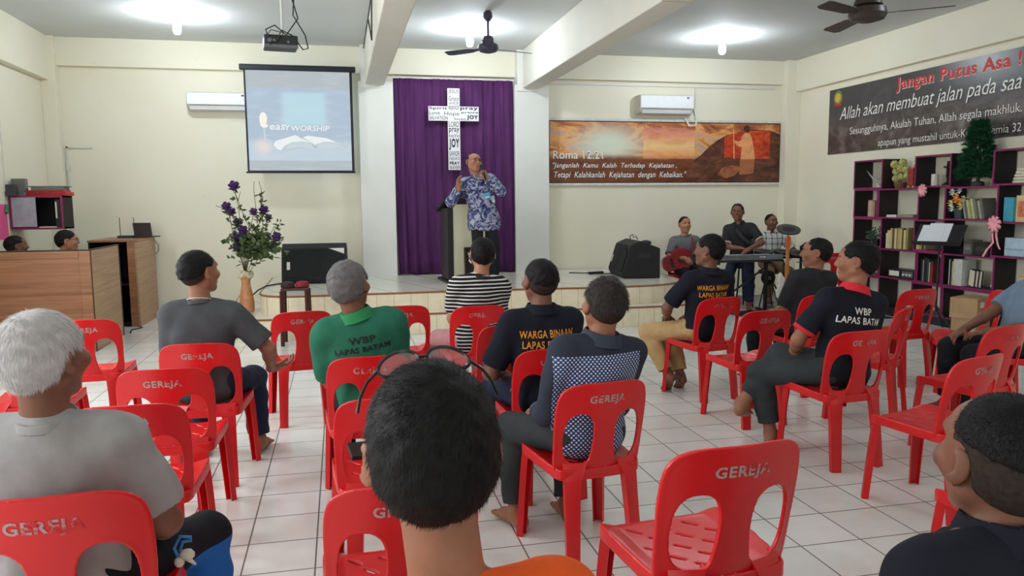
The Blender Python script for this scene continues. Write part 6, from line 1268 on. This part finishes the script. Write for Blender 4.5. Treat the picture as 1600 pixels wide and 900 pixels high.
# name badges on the shirt
sh = P16['shirt']; T = P16['T']; bvh = BVHTree.FromPolygons([v.co[:] for v in sh.data.vertices], [tuple(p.vertices) for p in sh.data.polygons])
for nm, u, v, w, hh, m in (('name_badge', -.05, .215, .085, .075, mat('badge_blue', (90, 170, 214), .4)), ('name_badge', -.13, .16, .05, .09, mat('badge_pale', (190, 200, 214), .4))):
    o = T(u, .35, v); d = P16['Mt'] @ A(0, -1, 0); hit = bvh.ray_cast(Vector(o), Vector(d)); p = hit[0] if hit[0] is not None else Vector(T(u, .14, v)); p = p - Vector(d) * .012
    R = Matrix(P16['Mt'].tolist()); MB().obox(p, (w, .003, hh), R).build(nm, m, sh); MB().obox(p + R @ Vector((0, .003, -hh * .25)), (w * .7, .002, hh * .2), R).build('badge_text_band', PWHITE, sh)
# ------------------------------------------------------------------ musicians
P13 = person('young man in a grey t-shirt seated with a red acoustic guitar', (4.98, 10.53), 172, (4.95, 10.50, 1.28), 'c', head=(4, 2, 0), h=.006, seed=13, face=True,
    arms={'R': dict(w=(.10, .30, .70), hint=(1, -.2, -.5), dir=(-.6, .3, -.5), n=(0, -.9, -.1), curl=.55), 'L': dict(w=(-.24, .32, .68), hint=(-1, .0, -.8), dir=(.3, .5, -.6), n=(.6, -.5, .3), curl=.8)}, legs={'R': dict(a=(.06, .40, .085)), 'L': dict(a=(-.24, .36, .085))},
    hair=SH(m=HBLK, top=.016, side=.008, fade=-.01, front=.062), shirt=SH(m=TEE_MID, sleeve=.8, rib=TEE_MID), pants=SH(m=DENIM_BLK))
RW = mat('guitar_red', (150, 28, 40), .25, var=.15, scale=6); RWD = mat('guitar_red_dark', (70, 16, 24), .3); NECKW = mat('neck_dark', (58, 40, 32), .4)
ag = thing('acoustic_guitar', tuple(P13['L2W']((.19, .235, .66))), label='red acoustic guitar on the lap of the man in the grey t-shirt', cat='guitar'); ag.rotation_euler = (0, 0, math.radians(172))
gol = catmull([(.0, .17), (.12, .155), (.19, .10), (.20, .0), (.18, -.09), (.10, -.145), (.0, -.12), (-.06, -.105), (-.13, -.115), (-.20, -.09), (-.23, 0), (-.20, .09), (-.13, .12), (-.06, .11)], 5)
Rg = rot('Y', 18)
MB().prism([(-a, b) for a, b in gol], (0, -.045, 0), Rg @ Vector((-1, 0, 0)) * -1, Rg @ Vector((0, 0, 1)), (0, .09, 0)).build('body', RW, ag, bevel=.006)
MB().lathe([(.045, 0), (.045, .002)], Rg @ Vector((-.04, 0, 0)) + Vector((0, .0455, 0)), 24, 0, rot('X', -90)).build('sound_hole', RWD, ag)
MB().obox(Rg @ Vector((.09, 0, 0)) + Vector((0, .05, 0)), (.03, .012, .14), Rg).build('bridge', RWD, ag)
MB().obox(Rg @ Vector((-.38, 0, 0)) + Vector((0, .05, 0)), (.36, .022, .052), Rg).build('neck', NECKW, ag, bevel=.004); MB().obox(Rg @ Vector((-.63, 0, 0)) + Vector((0, .045, 0)), (.16, .016, .075), Rg).build('headstock', RWD, ag, bevel=.004)
strap = P13['T']; MB().tube([P13['L2W'](strap(*q)) for q in ((-.09, -.13, .42), (-.09, -.02, .475), (-.085, .10, .40), (-.06, .14, .25), (-.02, .15, .12))], .013, 6).build('shoulder_strap', RW, None, smooth=True)
bpy.data.objects['shoulder_strap'].parent = ag; bpy.data.objects['shoulder_strap'].matrix_parent_inverse = (Matrix.Translation(ag.location) @ Matrix.Rotation(math.radians(172), 4, 'Z')).inverted()
P14 = person('man in a black polo with pale edging, sitting high behind the keyboard', (5.60, 10.00), 142, (5.50, 9.98, 1.465), 'b', seat=.62, head=(4, -2, 0), h=.006, seed=14, face=True,
    arms={'R': dict(w=(-.02, .30, .86), hint=(1, -.2, -.7)), 'L': dict(w=(-.16, .33, .86), hint=(-1, 0, -.7))}, legs={'R': dict(a=(.10, .30, .085)), 'L': dict(a=(-.16, .30, .085))},
    hair=SH(m=HBLK, top=.014, side=.010, front=.06), shirt=SH(m=BLKT, sleeve=.72, collar=BLKT, cuff=PWHITE, cufflen=.006), pants=SH(m=DENIM))
tk = thing('round_stool', (5.60, 10.02, 0), label='black round stool under the man at the keyboard', cat='stool'); MB().lathe([(.15, .56), (.16, .58), (.15, .615)], n=20).build('seat', BLK, tk, smooth=True)
for k in range(4): a = PI / 4 + k * PI / 2; MB().tube([(.08 * math.cos(a), .08 * math.sin(a), .57), (.19 * math.cos(a), .19 * math.sin(a), 0)], .012, 8).build('leg', BLK, tk, smooth=True)
P15 = person('man in a white and grey plaid shirt seated behind the electronic drums', (6.42, 10.62), 170, (6.42, 10.60, 1.30), 'b', seat=.46, head=(12, 0, 0), h=.006, seed=15, face=True,
    arms={'R': dict(w=(.20, .30, .70), hint=(1, -.2, -.6)), 'L': dict(w=(-.20, .30, .70), hint=(-1, -.2, -.6))}, legs={'R': dict(a=(.16, .42, .085)), 'L': dict(a=(-.12, .44, .085))},
    hair=SH(m=HBLK, top=.012, side=.007, fade=-.01, front=.06), shirt=SH(m=PLAID, sleeve=.8, collar=PLAID), pants=SH(m=KHAKI))
tk = thing('drum_stool', (6.42, 10.64, 0), label='black drum stool under the man in the plaid shirt', cat='stool'); MB().lathe([(.15, .40), (.16, .42), (.15, .455)], n=20).build('seat', BLK, tk, smooth=True)
for k in range(3): a = PI / 2 + k * 2 * PI / 3; MB().tube([(0, 0, .40), (.2 * math.cos(a), .2 * math.sin(a), 0.01)], .012, 8).build('leg', BLK, tk, smooth=True)
# keyboard on its stand
KG = mat('keyboard_grey', (112, 116, 124), .4, var=.05); KW = mat('key_white', (232, 232, 230), .3, var=.02)
kb = thing('keyboard', (5.30, 9.50, .70), math.radians(-3), 'grey electronic keyboard on a black stand in front of the man in the black polo', 'keyboard')
MB().prism([(-.16, .0), (.16, .0), (.16, .06), (.0, .075), (-.16, .10)], (-.54, 0, 0), (0, 1, 0), (0, 0, 1), (1.08, 0, 0)).build('case', KG, kb, bevel=.006)
MB().box(-.545, .545, -.168, -.161, .0, .03).build('lower_case', BLK, kb)
for k in range(36): MB().box(-.49 + k * .0272, -.49 + k * .0272 + .0255, .02, .155, .068, .082).build('key', KW, kb)
mb = MB()
mb.box(-.30, .30, -.164, -.160, .045, .09); mb.build('rear_panel', GRY, kb)
mb = MB(); letters(mb, 'PSR', (.20, -.166, .055), (.09, 0, 0), (0, 0, .02), .01); mb.build('lettering', LET, kb, fix=False)
for k in range(8): MB().box(-.1 + k * .03, -.085 + k * .03, -.01, .004, .076, .084).build('button', STICKER, kb)
kt = thing('keyboard_stand', (5.30, 9.50, 0), math.radians(-3), 'black keyboard stand with upright posts under the grey keyboard', 'stand')
for x in (-.38, .38):
    MB().box(x - .02, x + .02, -.02, .02, .03, .695).build('post', BLK, kt); MB().box(x - .02, x + .02, -.25, .25, 0, .03).build('foot', BLK, kt, bevel=.004); MB().box(x - .02, x + .02, -.16, .16, .67, .698).build('support_arm', BLK, kt)
MB().bar((-.38, 0, .08), (.38, 0, .62), .02, .02).build('brace', BLK, kt)
# electronic drum kit
dkt = thing('electronic_drum_kit', (6.1, 9.95, 0), label='black electronic drum kit with tilted round pads in front of the plaid shirt', cat='drum kit'); PAD = mat('drum_pad', (20, 20, 22), .6, var=.1); RIM = mat('pad_rim', (58, 58, 60), .5)
MB().tube([(-.6, .1, 0), (-.6, .1, .78)], .02, 10).build('rack_post', BLK, dkt, smooth=True); MB().tube([(.45, .05, 0), (.45, .05, .86)], .02, 10).build('rack_post', BLK, dkt, smooth=True); MB().tube([(-.62, .1, .70), (0, -.02, .70), (.5, .05, .70)], .018, 10).build('rack_bar', BLK, dkt, smooth=True)
def pad(p, r, n, stem, cym=False):
    p = Vector(p) - Vector((6.1, 9.95, 0)); R = Vector(n).normalized().to_track_quat('Z', 'Y').to_matrix()
    b = MB().lathe([(r * .3, -.012), (r, -.004 if cym else -.03), (r * 1.0, .006), (r * .9, .012), (r * .2, .016), (.002, .018)], p, 28, 0, R).build('pad', PAD, dkt, smooth=True)
    MB().lathe([(r * .94, .008), (r * 1.01, .004), (r * 1.01, .012), (r * .94, .014)], p, 28, 0, R).build('rim', RIM, b, smooth=True)
    MB().tube([p + R @ Vector((0, 0, -.02)), Vector(stem)], .009, 8).build('pad_stem', BLK, dkt, smooth=True)
q = on_y(1166, 371, 9.85); pad(q, .175, (.45, -.55, .75), (-.6, .1, .75), True)
q = on_y(1232, 359, 9.80); pad(q, .165, (-.12, -.42, 1), (.2, -.0, .70), True)
q = on_y(1193, 393, 10.0); pad(q, .13, (0, -.2, 1), (-.15, .0, .70)); q = on_y(1222, 393, 10.0); pad(q, .12, (0, -.2, 1), (.12, -.0, .70))
q = on_y(1180, 396, 9.98); q = on_y(1246, 396, 9.9); pad(q, .12, (-.1, -.3, 1), (.3, .02, .70))
mq = Vector(on_y(1269, 384, 9.75)) - Vector((6.1, 9.95, 0)); R = rot('X', -30); MB().obox(mq, (.30, .16, .05), R).build('sound_module', BLK, dkt, bevel=.006); MB().tube([mq, (.45, .05, .70)], .009, 8).build('pad_stem', BLK, dkt, smooth=True)
for k in range(4): x = mq.x - .12 + k * .07; MB().tube([(x, mq.y + .05, mq.z - .02), (x + .01, mq.y + .02, mq.z - .18), (x - .03, mq.y + .06, mq.z - .26), (.45 - .02 * k, .06, .62)], .006, 6).build('cable', CONDUIT if k == 1 else BLK, dkt, smooth=True)
bq = Vector(on_y(1200, 434, 9.85)) - Vector((6.1, 9.95, 0)); Ry = rot('X', 90)
b = MB().lathe([(.10, -.02), (.105, .02), (.095, .03), (.04, .035), (.002, .036)], bq, 28, 0, Ry).build('bass_pad', PAD, dkt, smooth=True); MB().lathe([(.03, .036), (.03, .040), (.002, .041)], bq, 20, 0, Ry).build('beater_patch', GRY, b, smooth=True)
for dx in (-.16, .16, -.05, .05): MB().tube([bq + Vector((dx * .3, 0, -.06)), (bq.x + dx, bq.y - .05, 0.01)], .010, 8).build('bass_leg', BLK, dkt, smooth=True)
MB().box(bq.x - .05, bq.x + .05, bq.y - .3, bq.y - .04, .01, .03).build('pedal', GRY, dkt)
o = tag(MB().box(-.34, .34, -.02, .02, 0, .13).build('white_board', mat('board_white', (214, 212, 204), .5), bevel=.004), 'low white board standing on the floor behind the keyboard stand', 'board'); o.location = (6.0, 10.28, 0.001)
o = tag(MB().box(-.9, .9, -.55, .55, 0, .012).build('floor_mat', mat('mat_dark', (40, 42, 46), .9, bump=.3, bscale=200), bevel=.004), 'dark mat on the floor under the electronic drum kit', 'mat'); o.location = (6.0, 9.0, 0)
# electric guitar on a stand
WB = mat('guitar_white', (226, 222, 214), .3, var=.02); MPL = mat('maple_neck', (196, 128, 74), .35, var=.12, scale=8); GX, GY = 5.86, 9.22
g0 = on_y(1228, 436, GY); g1 = on_y(1225, 369, GY)
eg = thing('electric_guitar', (g0[0], GY, g0[2]), label='white electric guitar with an orange-brown neck upright on a stand before the drums', cat='guitar')
ol = catmull([(-.03, .02), (-.075, .075), (-.10, .055), (-.115, -.02), (-.105, -.075), (-.135, -.16), (-.13, -.24), (-.06, -.29), (.03, -.29), (.12, -.25), (.145, -.17), (.115, -.08), (.12, -.01), (.15, .06), (.12, .085), (.06, .03), (.03, .02)], 5)
MB().prism(list(ol), (0, -.02, 0), (1, 0, 0), (0, 0, 1), (0, .04, 0)).build('body', WB, eg, bevel=.006)
MB().prism([(-.05, -.02), (.05, -.03), (.085, -.12), (.05, -.22), (-.03, -.20), (-.06, -.1)], (0, -.0235, 0), (1, 0, 0), (0, 0, 1), (0, .003, 0)).build('pickguard', mat('pickguard_white', (206, 204, 198), .3), eg)
for z in (-.05, -.105, -.16): MB().box(-.04, .04, -.030, -.0245, z - .011, z + .011).build('pickup', BLK, eg, bevel=.002)
MB().box(-.035, .035, -.032, -.024, -.225, -.195).build('bridge', GRY, eg, bevel=.002)
nl = g1[2] - g0[2]; MB().prism([(-.028, -.03), (.028, -.03), (.021, nl - .17), (-.021, nl - .17)], (0, -.032, 0), (1, 0, 0), (0, 0, 1), (0, .022, 0)).build('neck', MPL, eg, bevel=.004)
MB().prism([(-.021, nl - .17), (.021, nl - .17), (.04, nl - .14), (.045, nl - .04), (.03, nl), (-.02, nl), (-.035, nl - .05), (-.03, nl - .13)], (0, -.026, 0), (1, 0, 0), (0, 0, 1), (0, .016, 0)).build('headstock', mat('maple_head', (206, 108, 62), .35), eg, bevel=.004)
for k in range(6): MB().ball((-.045, -.018, nl - .145 + k * .021), .008, 8).build('tuner', GRY, eg, smooth='all')
gs = thing('guitar_stand', (g0[0], GY + .05, 0), label='black stand holding up the white electric guitar', cat='stand'); zb = g0[2] - .30
MB().tube([(0, .02, zb), (0, .02, g0[2] + .25)], .012, 8).build('upright', BLK, gs, smooth=True); MB().tube([(-.09, -.09, zb), (-.05, .0, zb - .005), (.05, .0, zb - .005), (.09, -.09, zb)], .010, 8).build('cradle', BLK, gs, smooth=True)
for k in range(3): a = PI / 2 + k * 2 * PI / 3; MB().tube([(0, .02, zb + .02), (.2 * math.cos(a), .02 + .2 * math.sin(a), .012)], .010, 8).build('leg', BLK, gs, smooth=True)
bpy.context.view_layer.update()
